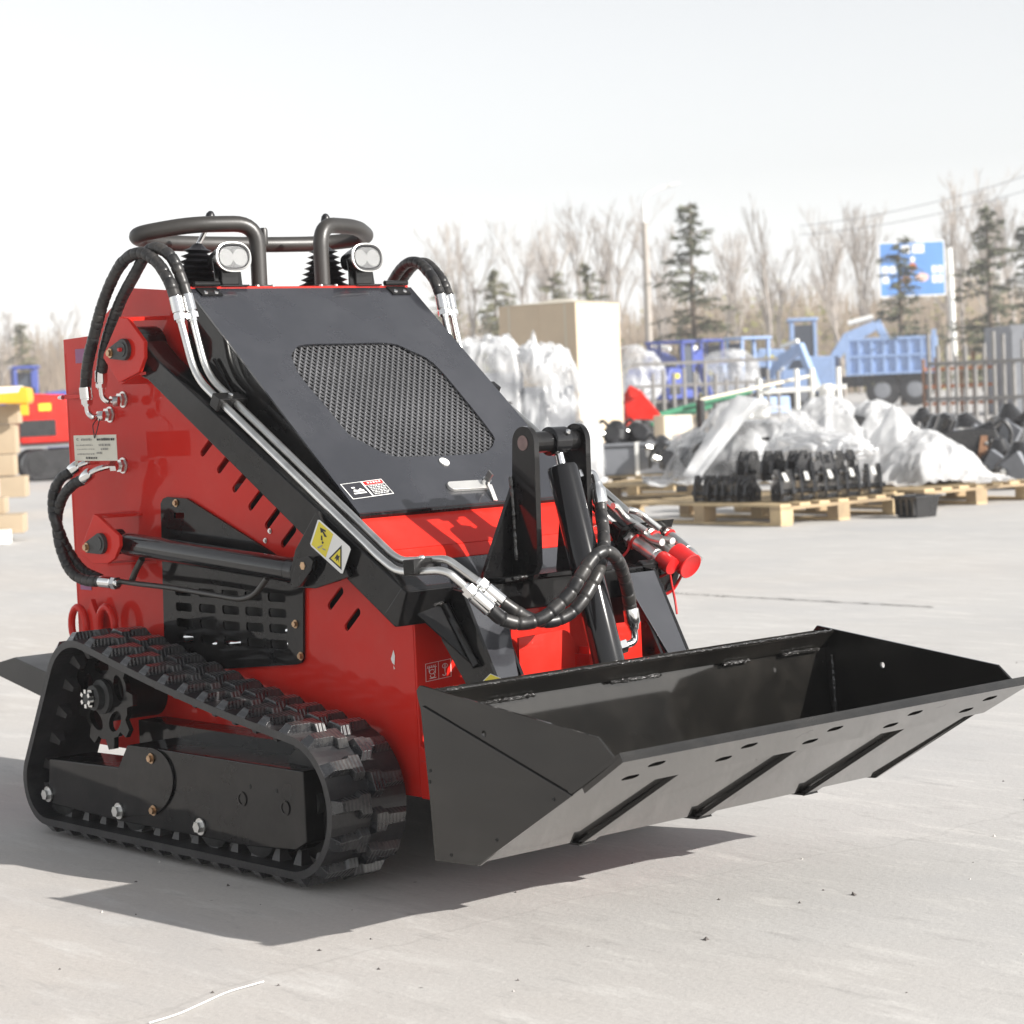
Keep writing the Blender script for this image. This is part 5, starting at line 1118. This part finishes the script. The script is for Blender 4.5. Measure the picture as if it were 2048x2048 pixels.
loc_build(MB().tube(spline([(.2, -.1, .6), (.32, -.1, .66), (.40, -.1, .55), (.38, -.1, .4)], .02), .022, 8), 'hose', 'bgblack', root)
loc_build(MB().span(-.3, .34, -.3, .3, .0, .099), 'timber_block', 'woodd', root)
for i, (u, d, z, s_) in enumerate(((2005, 19.3, .30, .9), (2045, 18.7, .28, .95), (1960, 23.5, .45, 1.0), (1890, 24, .42, 1.0), (1840, 25, .48, .9), (2030, 24, .5, 1.0), (1810, 22.5, .4, .8))):
    r = random.uniform; s = s_
    loose('scrap_casting', ['black casting stacked left of the far right edge, low', 'black casting at the right edge of the picture', 'black casting in the heap behind the implement head', 'black casting in the heap above the implement head', 'black casting near the truck wheel', 'upper black casting at the right edge of the picture', 'black casting just above the white plastic mound'][i], gp(u, d)+V((0, 0, 0)),
          [('housing', MB().lathe([(.10*s, 0), (.20*s, .05), (.22*s, z*.7), (.12*s, z), (.05*s, z+.1)], (0, 0, 0), (r(-.25, .25), r(-.25, .25), 1), 12), 'bgblack'), ('arm', MB().bar((-.3*s, 0, .1), (.3*s, -.1, z), .10*s, .08*s), 'bgblack'), ('plate', MB().box((.1, -.2, z*.6), (.22*s, .05, .2*s), rotm('Y', r(0, 1))), 'dgrey'), ('bolt', MB().lathe([(.03, 0), (.03, .02), (0, .022)], (0, -.24*s, z*.5), (0, -1, 0), 10), 'zinc')], 'black castings heaped at the right')
# red implement beside the carton
root = empty('red_implement', gp(1285, 25), RZ); tag(root, 'red steel implement standing just right of the tall carton', 'implement')
loc_build(MB().prism([(-.16, 0, .85), (-.10, 0, .95), (.02, 0, .88), (.22, 0, .62), (.20, 0, .56), (-.06, 0, .58), (-.10, 0, .35), (-.18, 0, .30)], (0, .12, 0)), 'main_plate', 'red', root, .01)
for (x, z) in ((-.06, .86), (-.08, .48), (-.10, .66)): loc_build(MB().cyl((x, -.05, z), (x, .17, z), .055, 14), 'boss', 'red', root)
loc_build(MB().span(-.14, .3, .02, .08, .0, .34), 'stand', 'green', root); loc_build(MB().span(-.16, -.10, .0, .1, .0, .30), 'post', 'bgblack', root)
# green poles
for i, (a, b, l_) in enumerate((((1290, 838), (1500, 782), 'long green pole leaning between the red implement and the white trestle'), ((1300, 852), (1420, 812), 'shorter green pole below the long green one'), ((1400, 800), (1620, 752), 'pale green pole leaning behind the plastic strip'))):
    A, B = Q(*a, d=25.5+.2*i), Q(*b, d=27+.2*i); root = empty('steel_pole', V((A.x, A.y, 0))); tag(root, l_, 'pole', 'poles leaning behind the heaps')
    P_(MB().tube([A, B], .035 if i < 2 else .02, 10), 'shaft', 'green' if i < 2 else 'cartonp', root); P_(MB().tube([A-V((0, 0, A.z)), A], .05, 8), 'stand', 'bgblack', root); P_(MB().tube([B-V((0, 0, B.z)), B], .03, 8), 'stand', 'grey', root)
# carton pieces behind
root = empty('small_carton', gp(1350, 24.2), RZ+.3); tag(root, 'small tan carton behind the hydraulic motors', 'carton'); loc_build(MB().span(-.16, .16, -.15, .15, 0, .62), 'carton_body', 'cartonp', root, .01)
loc_build(MB().span(-.02, .02, -.152, -.1505, 0, .62), 'tape', 'tape', root)
# white frame
root = empty('white_trestle', gp(1620, 27), RZ-.15); tag(root, 'white painted tubular trestle with a thick white post', 'trestle')
for x in (-.55, -.12, .06, .36): loc_build(MB().cyl((x, 0, 0), (x, 0, .95 if x < -.3 else 1.05), .03, 10), 'upright', 'whitep', root)
loc_build(MB().bar((-.55, 0, .80), (.45, 0, .82), .05, .06), 'rail', 'whitep', root, .005); loc_build(MB().lathe([(.09, 0), (.09, .78), (.10, .80), (.06, .86)], (.22, .02, 0), (0, 0, 1), 16), 'thick_post', 'whitep', root)
loc_build(MB().lathe([(.10, 0), (.13, .02), (.13, .06)], (.22, .02, .30), (0, 0, 1), 16), 'blue_band', 'blue', root)
for x in (-.7, -.55): loc_build(MB().lathe([(.05, 0), (.09, .04), (.09, .16), (.04, .22)], (x, -.1, .48), (.2, 0, 1), 12), 'white_bottle', 'whitep', root)

# ---- compact excavators
def excavator(label, loc, yaw, body, boom_up=1., grp='compact excavators', sc=1., full=True):
    root = empty('compact_excavator', loc, yaw); root.scale = (sc,)*3; tag(root, label, 'excavator', grp)
    for y in (-.42, .42):
        pr = [V((.62*math.cos(math.radians(a))+(.0), y-.13, .22+.22*math.sin(math.radians(a)))) for a in range(0, 0)]
        poly = [V((x, y-.13, z)) for x, z in hull(circ(-.55, .2, .19, 14)+circ(.55, .2, .19, 14))]
        t = loc_build(MB().prism(poly, (0, .26, 0)), 'crawler_track', 'rubber', root, .02)
        for x in (-.55, .55): o = MB.build(MB().cyl((x, y-.145, .2), (x, y+.145, .2), .12, 16), 'track_wheel', M['bgblack'], None); o.parent = t
        for x in (-.25, 0, .25): o = MB.build(MB().cyl((x, y-.14, .10), (x, y+.14, .10), .07, 12), 'roller', M['bgblack'], None); o.parent = t
    loc_build(MB().span(-.4, .4, -.3, .3, .22, .40), 'undercarriage', 'bgblack', root, .02)
    loc_build(MB().prism([(-.75, -.48, .46), (.40, -.48, .46), (.45, -.48, .55), (.40, -.48, .62), (-.1, -.48, .66), (-.15, -.48, 1.05), (-.62, -.48, 1.08), (-.78, -.48, .85)], (0, .96, 0)), 'body', body, root, .05)
    loc_build(MB().span(-.74, -.3, -.492, -.484, .55, .75), 'vent_panel', 'bgblack', root); loc_build(MB().span(-.5, -.35, -.50, -.492, .86, .95), 'sticker', 'yellow', root)
    if not full:
        loc_build(MB().span(-.05, .38, -.3, .3, .66, .80), 'deck_box', 'bgblack', root, .02); loc_build(MB().cyl((.1, -.2, .8), (.12, -.2, 1.12), .02, 8), 'lever', 'zinc', root); loc_build(MB().span(.1, .3, -.1, .2, .8, 1.05), 'seat', 'bgblack', root, .04); return root
    for (x0, x1, y0, y1, z0) in ((-.05, .02, -.42, -.36, .66), (.36, .42, -.42, -.36, .62), (-.05, .02, .30, .36, .66), (.36, .42, .30, .36, .62)): loc_build(MB().span(x0, x1, y0, y1, z0, 1.53), 'cab_pillar', body, root, .01)
    loc_build(MB().span(-.1, .46, -.46, .40, 1.532, 1.59), 'cab_roof', body, root, .03); loc_build(MB().span(.021, .359, -.40, -.39, .70, 1.465), 'cab_glass', 'glass', root)
    loc_build(MB().span(-.05, .25, -.15, .2, .66, 1.15), 'seat', 'bgblack', root, .05)
    z1 = 1.9*boom_up
    loc_build(MB().prism([(.45, .02, .60), (.55, .02, .52), (1.05, .02, z1-.28), (1.55, .02, z1-.02), (1.50, .02, z1+.14), (.92, .02, z1-.08)], (0, .16, 0)), 'boom', body, root, .01)
    loc_build(MB().prism([(1.42, .03, z1+.10), (1.56, .03, z1+.16), (2.02, .03, z1-.78), (1.92, .03, z1-.84)], (0, .13, 0)), 'dipper', body, root, .01)
    loc_build(MB().prism([(1.95, -.1, z1-.8), (2.2, -.1, z1-.86), (2.22, -.1, z1-1.06), (1.95, -.1, z1-1.16), (1.75, -.1, z1-1.02)], (0, .38, 0)), 'bucket', 'bgblack', root, .01)
    loc_build(MB().cyl((.62, .10, .72), (1.02, .10, z1-.30), .05, 12), 'boom_cylinder', 'zinc', root); loc_build(MB().cyl((1.0, .10, z1+.10), (1.45, .10, z1+.20), .045, 12), 'dipper_cylinder', 'whitep', root)
    loc_build(MB().prism([(.72, -.5, .05), (.80, -.5, .05), (.78, -.5, .38), (.72, -.5, .38)], (0, 1.0, 0)), 'dozer_blade', body, root, .01)
    return root
excavator('red compact excavator at the left beside the loader tail', gp(158, 31.5), RZ+.3, 'red', .72, sc=1.08, full=False)
excavator('blue compact excavator just right of the tall carton', gp(1335, 52), RZ+1.0, 'blue', .66, sc=1.15)
excavator('pale blue compact excavator behind the white trestle post', gp(1490, 56), RZ-.9, 'lblue', .66, sc=1.2)
excavator('pale blue excavator with its arm bent over the truck bed', gp(1590, 67), RZ-.10, 'lblue', .72, sc=1.6)
excavator('dark blue compact excavator between the two pale blue ones', gp(1425, 62), RZ+2.4, 'blue', .7, sc=1.25)
excavator('blue excavator far behind the red one at the left', gp(75, 58), RZ+PI+.3, 'blue', .95, sc=1.25)
# clear plastic bags over the excavator cabs
heap('cab_shroud', 'grey plastic shroud over the blue cab beside the carton', gp(1268, 50)+V((0, 0, .55)), 1.3, 1.0, 1.15, 21, m='filmt', fold=.2, freq=1.8)
heap('cab_shroud', 'clear plastic shroud over the pale blue excavator cab', gp(1462, 54)+V((0, 0, .6)), 1.2, 1.0, 1.0, 23, m='filmt', fold=.2, freq=1.8)

# ---- dump truck
tr_ = gp(1788, 62); root = empty('dump_truck', tr_, RZ+math.radians(-12)); tag(root, 'light blue dump truck seen beyond the plastic mounds', 'truck')
bl, bh, bw = 2.35, .98, 1.7
bed = loc_build(MB().span(-bl/2, bl/2, -bw/2, bw/2, .85, .85+bh), 'cargo_bed', 'lblue', root, .02)
for i in range(8): o = MB.build(MB().span(-bl/2+i*(bl-.08)/7, -bl/2+.08+i*(bl-.08)/7, -bw/2-.06, -bw/2-.001, .87, .83+bh), 'bed_rib', M['lblue'], None); o.parent = bed
for z in (.86, 1.32, .78+bh): o = MB.build(MB().span(-bl/2-.01, bl/2+.01, -bw/2-.075, -bw/2-.0005, z, z+.06), 'bed_rail', M['lblue'], None); o.parent = bed
for x in (-bl/2, bl/2-.1): o = MB.build(MB().span(x, x+.12, -bw/2-.08, -bw/2-.001, .85, 1.0+bh), 'corner_post', M['lblue'], None); o.parent = bed
loc_build(MB().span(-2.9, 1.2, -.45, .45, .55, .84), 'chassis_rail', 'bgblack', root, .01)
for (x, y) in ((.6, -.78), (.6, .6), (-.25, -.78), (-.25, .6), (-2.3, -.78), (-2.3, .6)):
    w = loc_build(MB().lathe([(.30, 0), (.42, .02), (.44, .06), (.44, .18), (.40, .22)], (x, y, .44), (0, 1, 0), 20), 'wheel', 'rubber', root); o = MB.build(MB().lathe([(.22, -.004), (.20, -.008), (.08, -.01)], (x, y, .44), (0, 1, 0), 16), 'rim', M['dgrey'], None); o.parent = w
cab = loc_build(MB().prism([(-2.9, -.85, .6), (-1.45, -.85, .6), (-1.45, -.85, 1.40), (-2.55, -.85, 1.42), (-2.88, -.85, 1.1)], (0, 1.7, 0)), 'cab', 'lblue', root, .05)
o = MB.build(MB().prism([(-2.72, -.856, 1.1), (-2.1, -.856, 1.1), (-2.1, -.856, 1.34), (-2.55, -.856, 1.34)], (0, .004, 0)), 'window', M['glass'], None); o.parent = cab

# ---- rail fences
def fence(label, pts, d0, d1, n, zt, rails, m='grey', mr=None):
    (u0, u1) = pts; A, B = gp(u0, d0), gp(u1, d1); root = empty('rail_fence', A); tag(root, label, 'fence', 'steel rail fences')
    random.seed(int(u0))
    for i in range(n):
        p = A+(B-A)*(i/(n-1)); P_(MB().cyl(p, p+V((0, 0, zt*random.uniform(.75, 1.25))), .035, 8), 'post', m, root)
    for z in rails: P_(MB().bar(A+V((0, 0, z)), B+V((0, 0, z)), .05, .06), 'rail', mr or m, root)
    return root
fence('grey rail fence in front of the blue excavators', (1268, 1560), 44, 44, 15, 1.05, (.86, 1.28, .2))
fence('grey rail fence at the right edge behind the castings', (1862, 2070), 40, 38, 12, 1.3, (1.05, .45))
fence('rusty crate-like barrier below the truck bed at the right', (1850, 2000), 47, 47, 7, 1.05, (.25, .6, .95), 'rust', 'orange')
# container
root = empty('grey_container', gp(2050, 46), RZ); tag(root, 'grey steel container cut off by the right picture edge', 'container')
loc_build(MB().span(-.35, 2.4, -.5, 2.0, .02, 1.75), 'shell', 'dgrey', root, .01)
for i in range(9): loc_build(MB().span(-.33+i*.3, -.2+i*.3, -.53, -.502, .1, 1.65), 'corrugation', 'dgrey', root)
# dry straw heap
root = empty('straw_heap', gp(1375, 33)); tag(root, 'low heap of dry straw behind the green poles', 'straw', kind='stuff'); random.seed(2); mb = MB()
for k in range(700):
    a = random.uniform(-1, 1)*.9; b = random.uniform(-.5, .5); h = .50*math.exp(-a*a*2)*random.random(); p = wloc(root)+RH*a+DH*b+V((0, 0, h)); t = V((random.uniform(-1, 1), random.uniform(-1, 1), random.uniform(-.1, .6))).normalized()*.22; w = V((0, 0, .012))
    mb.add([p, p+w, p+t], [(0, 1, 2)])
P_(mb, 'straw', 'drygrass', root)

# ---- left edge: cartons and a yellow hood
def carton(label, u0, u1, v0, v1, d, yaw=.12, m='cartond'):
    A = Q(u0, v1, d=d); B = Q(u1, v0, d=d); w = (u1-u0)*d/FPX; h = (v1-v0)*d/FPX
    base = Q(u1, v1, d=d); root = empty('cardboard_carton', V((base.x, base.y, max(.002, base.z))), RZ+yaw); tag(root, label, 'carton', 'cartons stacked at the left edge')
    loc_build(MB().span(-w, 0, 0, w*.8, 0, h-.004), 'carton_body', m, root, .006); loc_build(MB().span(-w*.55, -w*.45, -.0015, -.0005, 0, h-.004), 'tape', 'tape', root); return root
carton('lowest tan carton at the left edge, nearest the camera', -75, 48, 1028, 1066, 17.3); carton('narrow tan carton at the left edge above the lowest one', -90, 11, 994, 1027, 17.6)
carton('white foam box on the ground at the left edge', -75, 18, 1068, 1096, 17.0, m='foam')
carton('wide tan carton at the left edge level with the excavator track', -60, 52, 952, 994, 21.5); carton('tan carton at the left edge, second of the tall stack from below', -65, 30, 908, 951, 21.6)
carton('tan carton at the left edge, in the middle of the tall stack', -65, 33, 848, 907, 21.7); carton('tan carton at the left edge just under the yellow hood', -65, 38, 808, 847, 21.7)
root = empty('yellow_hood', Q(60, 808, d=21.5), RZ+.1); tag(root, 'yellow machine hood resting on the cartons at the left edge', 'machine hood')
loc_build(MB().prism([(-.55, 0, .02), (-.02, 0, -.0), (0, 0, .04), (-.01, 0, .15), (-.12, 0, .17), (-.55, 0, .17)], (0, .4, 0)), 'hood_shell', 'yel', root, .02); loc_build(MB().prism([(-.4, -.004, .10), (-.1, -.004, .11), (-.08, -.004, .165), (-.38, -.004, .165)], (0, .3, .01)), 'hood_window', 'whitep', root, .01)
loc_build(MB().span(-.09, -.02, .0, .06, -.10, -.001), 'hood_foot', 'yel', root)

# ---- trees
def bare_tree(seed, h=9., spread=.34, m1='bark', m2='twig', n0=5):
    rd = random.Random(seed); tk = MB(); tw = MB()
    def grow(p, d, l, r, lev):
        n = 3; pts = [p]; q = p; dd = d
        for k in range(n):
            dd = (dd+V((rd.uniform(-1, 1), rd.uniform(-1, 1), rd.uniform(-.1, .5)))*.12).normalized(); q = q+dd*(l/n); pts.append(q)
        R = [r*(1-.55*k/n) for k in range(n+1)]
        (tk if lev < 2 else tw).tube(pts, R, 6 if lev < 2 else 3, caps=False)
        if lev >= 4: return
        for k in range(rd.randint(3, 5) if lev else n0+5):
            t = rd.uniform(.30 if lev else .28, 1.); i = min(n-1, int(t*n)); b = pts[i]+(pts[i+1]-pts[i])*(t*n-i)
            a = rd.uniform(0, 2*PI); sp = rd.uniform(.5, 1.)*spread*(1.35 if lev == 0 else 1.7)
            nd = (dd+V((math.cos(a), math.sin(a), 0))*sp*1.3+V((0, 0, .25))).normalized()
            grow(b, nd, l*rd.uniform(.40, .60)*(1-.3*t if lev == 0 else 1), max(.009, r*(.38 if lev == 0 else .45)), lev+1)
    grow(V((0, 0, 0)), V((0, 0, 1)), h*.72, h*.0135, 0)
    return tk, tw
BT = []
for i, (sd, h, sp) in enumerate(((3, 9., .26), (5, 9., .20), (8, 9., .34), (13, 9., .15))):
    tk, tw = bare_tree(sd, h, sp); BT.append((tk, tw))
mesh_cache = {}
def place_bare(label, u, d, h, var, yaw):
    root = empty('bare_tree', gp(u, d), yaw); tag(root, label, 'tree', 'leafless trees along the far side')
    s = h/9.; root.scale = (s*1.0, s*1.0, s)
    for nm, k, m in (('trunk', 0, 'bark'), ('crown', 1, 'twig')):
        key = (var, k)
        if key not in mesh_cache: o = MB.build(BT[var][k], nm, M[m], None, recalc=False); mesh_cache[key] = o.data
        else: o = bpy.data.objects.new(nm, mesh_cache[key]); COL.objects.link(o)
        o.parent = root
    return root
rows = [(880, 92, 455), (925, 95, 470), (965, 98, 455), (1048, 90, 450), (1085, 96, 440), (1122, 92, 462), (1160, 99, 420), (1205, 88, 425), (1248, 96, 405), (1325, 90, 420), (1352, 84, 560), (1455, 92, 470), (1480, 99, 480), (1545, 80, 410), (1572, 97, 470), (1665, 96, 425), (1690, 90, 440), (1722, 98, 430), (1745, 93, 415), (1905, 92, 375), (1935, 96, 352), (1968, 89, 366), (2012, 95, 372), (2040, 90, 400), (40, 105, 625), (85, 110, 640), (140, 105, 600), (10, 100, 650), (180, 112, 640)]
placew = ['beyond the hood corner', 'above the shrouded machine', 'left of the tall carton', 'over the tall carton', 'beside the street lamp', 'between lamp and big cedar', 'right of the big cedar', 'left of the billboard', 'right of the billboard', 'at the far left behind the loader tail']
def zone(u): return 9 if u < 300 else 0 if u < 940 else 1 if u < 1040 else 2 if u < 1110 else 3 if u < 1200 else 4 if u < 1300 else 5 if u < 1400 else 6 if u < 1600 else 7 if u < 1780 else 8
cnt = {}
random.seed(77)
for i, (u, d, vtop) in enumerate(rows):
    z = zone(u); cnt[z] = cnt.get(z, 0)+1
    vh = 770-(u-1013)*.0432; h = CAM.z+(vh-vtop)*d/FPX
    place_bare(f'leafless tree {placew[z]}, {ORD[cnt[z]-1]}', u, d, h*.93, (i*7+i//3) % 4, random.uniform(0, 6))
def cedar(seed, h=6., m='needle', dens=1.):
    rd = random.Random(seed); tk = MB(); cr = MB()
    tk.tube([(0, 0, 0), (.02, .01, h*.5), (0, 0, h*.97)], [h*.016, h*.011, h*.002], 7)
    z = .10*h
    while z < h*.97:
        t = (z/h); R = h*.27*(1-t)**.75*rd.uniform(.5, 1.3)+.03*h; nb = 1 if rd.random() < .6 else 2
        for k in range(nb):
            a = rd.uniform(0, 2*PI); L = R*rd.uniform(.55, 1.1); d = V((math.cos(a), math.sin(a), 0)); base = V((0, 0, z)); tip = base+d*L+V((0, 0, L*rd.uniform(-.18, .16)))
            tk.tube([base, (base+tip)/2+V((0, 0, L*.08)), tip], [.022, .014, .006], 4, caps=False)
            n = int(46*dens*(.4+L/(h*.3)))
            for q in range(n):
                f = rd.random()**.75; c = base+(tip-base)*f+V((0, 0, L*.08*4*f*(1-f)*.5)); wd = L*.20*(1-f*.4)
                c = c+V((rd.gauss(0, 1)*wd*.5, rd.gauss(0, 1)*wd*.5, rd.gauss(0, 1)*.008*h-.006*h*rd.random()))
                s = h*.0135*rd.uniform(.6, 1.6); ax = (d*rd.uniform(.4, 1)+V((rd.uniform(-1, 1), rd.uniform(-1, 1), rd.uniform(-.6, .5)))*.7).normalized(); sd_ = ax.cross(V((rd.uniform(-1, 1), rd.uniform(-1, 1), 1))).normalized()
                cr.add([c-ax*s, c+sd_*s*.32, c+ax*s*1.4, c-sd_*s*.32], [(0, 1, 2, 3)])
        z += h*rd.uniform(.008, .020)
    return tk, cr
CT = [cedar(1, 6.), cedar(2, 6., dens=.8), cedar(4, 6., dens=1.1)]
cache2 = {}
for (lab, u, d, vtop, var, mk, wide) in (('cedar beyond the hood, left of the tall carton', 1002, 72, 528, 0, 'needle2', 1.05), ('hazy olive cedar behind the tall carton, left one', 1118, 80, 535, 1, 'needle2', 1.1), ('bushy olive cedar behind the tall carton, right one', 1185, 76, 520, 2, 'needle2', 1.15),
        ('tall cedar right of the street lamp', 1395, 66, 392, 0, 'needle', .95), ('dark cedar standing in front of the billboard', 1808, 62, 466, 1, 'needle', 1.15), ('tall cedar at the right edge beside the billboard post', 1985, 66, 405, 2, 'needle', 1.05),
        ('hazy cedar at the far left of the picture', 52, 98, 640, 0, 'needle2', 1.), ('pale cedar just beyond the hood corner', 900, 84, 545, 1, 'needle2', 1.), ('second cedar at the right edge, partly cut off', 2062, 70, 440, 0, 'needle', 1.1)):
    root = empty('cedar_tree', gp(u, d), u*.7); tag(root, lab, 'tree', 'cedars in front of the leafless trees')
    vh = 770-(u-1013)*.0432; h = CAM.z+(vh-vtop)*d/FPX; s = h/6.; root.scale = (s*wide, s*wide, s)
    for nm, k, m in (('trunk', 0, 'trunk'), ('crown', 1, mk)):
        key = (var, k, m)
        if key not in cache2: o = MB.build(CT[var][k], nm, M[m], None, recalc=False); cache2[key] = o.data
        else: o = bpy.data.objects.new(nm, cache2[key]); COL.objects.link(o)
        o.parent = root
# far thicket: brown brush mass behind the trees
random.seed(99); mb = MB()
for k in range(17000):
    u = random.uniform(-60, 2110); d = random.uniform(100, 135); p = gp(u, d); hmax = 4.3+1.3*noise.noise(V((u*.006, 0, 0)))+(.8 if u > 1300 else 0)
    if u < 300: hmax *= .95
    h = hmax*random.uniform(.35, 1.); w = random.uniform(.02, .05); lean = RH*random.uniform(-.5, .5)
    z0 = random.random()*h*.55 if random.random() < .6 else 0
    a = p+V((0, 0, z0)); b = p+lean+V((0, 0, h)); mb.add([a-RH*w, a+RH*w, b+RH*w*.3, b-RH*w*.3], [(0, 1, 2, 3)])
    if random.random() < .5:
        c = a+(b-a)*.6; e = c+RH*random.uniform(-.8, .8)+V((0, 0, random.uniform(.2, .9))); mb.add([c-V((0, 0, w)), c+V((0, 0, w)), e], [(0, 1, 2)])
M['brush'] = mat('brush_twigs', (.33, .265, .20), .9, var=.25, vscale=.4)
tag(mb.build('thicket', M['brush'], recalc=False), 'brown leafless thicket far behind the trees', 'thicket', kind='stuff')
mb = MB()
for k in range(9000):
    u = random.choice((random.gauss(1620, 60), random.gauss(1500, 50), random.gauss(1930, 40), random.gauss(1000, 60), random.uniform(850, 2100))); d = random.uniform(99, 112); p = gp(u, d)+V((0, 0, abs(random.gauss(1.5, 1.3))))
    s = random.uniform(.08, .24); vs = [p+V((random.uniform(-s, s), random.uniform(-s, s), random.uniform(-s, s))) for _ in range(3)]; mb.add(vs, [(0, 1, 2)])
tag(mb.build('undergrowth', M['shrub'], recalc=False), 'pale green budding undergrowth below the leafless trees', 'undergrowth', kind='stuff')
# ---- billboard, lamp, wires
sb = gp(1833, 74); root = empty('billboard', sb, RZ+.05); tag(root, 'blue billboard with white lettering and a cartoon-free round emblem', 'billboard')
tag(root, 'blue billboard with white borders behind the dark cedar', 'billboard')
vh = 770-(1833-1013)*.0432; zz = lambda v: CAM.z+(vh-v)*74/FPX; w = 133*74/FPX; z0, z1 = zz(594), zz(484)
loc_build(MB().span(-w/2, w/2, -.03, .03, z0, z1), 'panel', 'whitep', root); pn = loc_build(MB().span(-w/2+.04, w/2-.04, -.036, -.0305, z0+.05, z1-.04), 'poster', 'signblue', root)
def sg(u0, u1, v0, v1, m): o = MB.build(MB().span((u0-1833)*74/FPX, (u1-1833)*74/FPX, -.040, -.0365, zz(v1), zz(v0)), 'lettering', M[m], None); o.parent = pn
for r in ((1812, 1830, 492, 508), (1834, 1858, 490, 508), (1772, 1785, 532, 546), (1788, 1800, 532, 546), (1772, 1785, 552, 566), (1872, 1882, 534, 548), (1884, 1894, 534, 548), (1872, 1882, 552, 568), (1884, 1894, 552, 568)): sg(*r, 'whitep')
for (u, v, ru, rv, m) in ((1833, 535, 9, 8, 'orange'), (1834, 520, 5, 6, 'whitep'), (1852, 556, 14, 9, 'tape'), (1820, 560, 10, 9, 'rust')):
    k = 74/FPX; o = MB.build(MB().prism([((u-1833+ru*math.cos(t))*k, -.0402, zz(v+rv*math.sin(t))) for t in [2*PI*q/14 for q in range(14)]], (0, .002, 0)), 'poster_motif', M[m], None); o.parent = pn
loc_build(MB().cyl((82*74/FPX, .05, 0), (76*74/FPX, .05, zz(500)), .10, 12), 'post', 'whitep', root); loc_build(MB().bar((w/2-.05, .04, zz(560)), (80*74/FPX, .04, zz(560)), .06, .10), 'bracket', 'grey', root)
lb = gp(1304, 68); vh = 770-(1304-1013)*.0432; zl = lambda v: CAM.z+(vh-v)*68/FPX; k = 68/FPX
root = empty('street_lamp', lb, RZ); tag(root, 'tall street lamp with a single arm between the leafless trees', 'street lamp')
loc_build(MB().lathe([(.12, 0), (.10, zl(550)), (.085, zl(447))], (0, 0, 0), (0, 0, 1), 12), 'lower_pole', 'concretep', root); loc_build(MB().tube(fillet([(0, 0, zl(446)), (0, 0, zl(396)), (28*k, 0, zl(382)), (62*k, 0, zl(374))], .5), .045, 10), 'upper_arm', 'whitep', root)
loc_build(MB().prism([(50*k, -.08, zl(374)), (72*k, -.08, zl(370)), (72*k, -.08, zl(373)), (52*k, -.08, zl(378))], (0, .16, 0)), 'lamp_head', 'whitep', root, .01)
for i, (a, b) in enumerate((((1600, 452), (2080, 342)), ((1600, 470), (2080, 372)))):
    A, B = Q(*a, d=86), Q(*b, d=80); pts = [A+(B-A)*(q/16)+V((0, 0, -.25*4*(q/16)*(1-q/16))) for q in range(17)]
    o = MB().tube(pts, .012, 5).build('power_line', M['dgrey'], None, origin=A); tag(o, ('upper' if i == 0 else 'lower')+' power line rising to the right above the trees', 'power line', 'power lines')

# ---- hazy air over the whole yard
hz = MB().span(-300, 120, -120, 300, -1, 16)
hm = bpy.data.materials.new('hazy_air'); hm.use_nodes = True; nt = hm.node_tree; nt.nodes.clear(); vo = nt.nodes.new('ShaderNodeVolumePrincipled'); vo.inputs['Color'].default_value = (.96, .97, 1, 1); vo.inputs['Density'].default_value = HAZE; vo.inputs['Anisotropy'].default_value = .2
oo = nt.nodes.new('ShaderNodeOutputMaterial'); nt.links.new(vo.outputs[0], oo.inputs['Volume'])
if HAZE > 0: tag(hz.build('haze', hm), 'thin pale haze hanging over the yard', 'haze', kind='stuff')
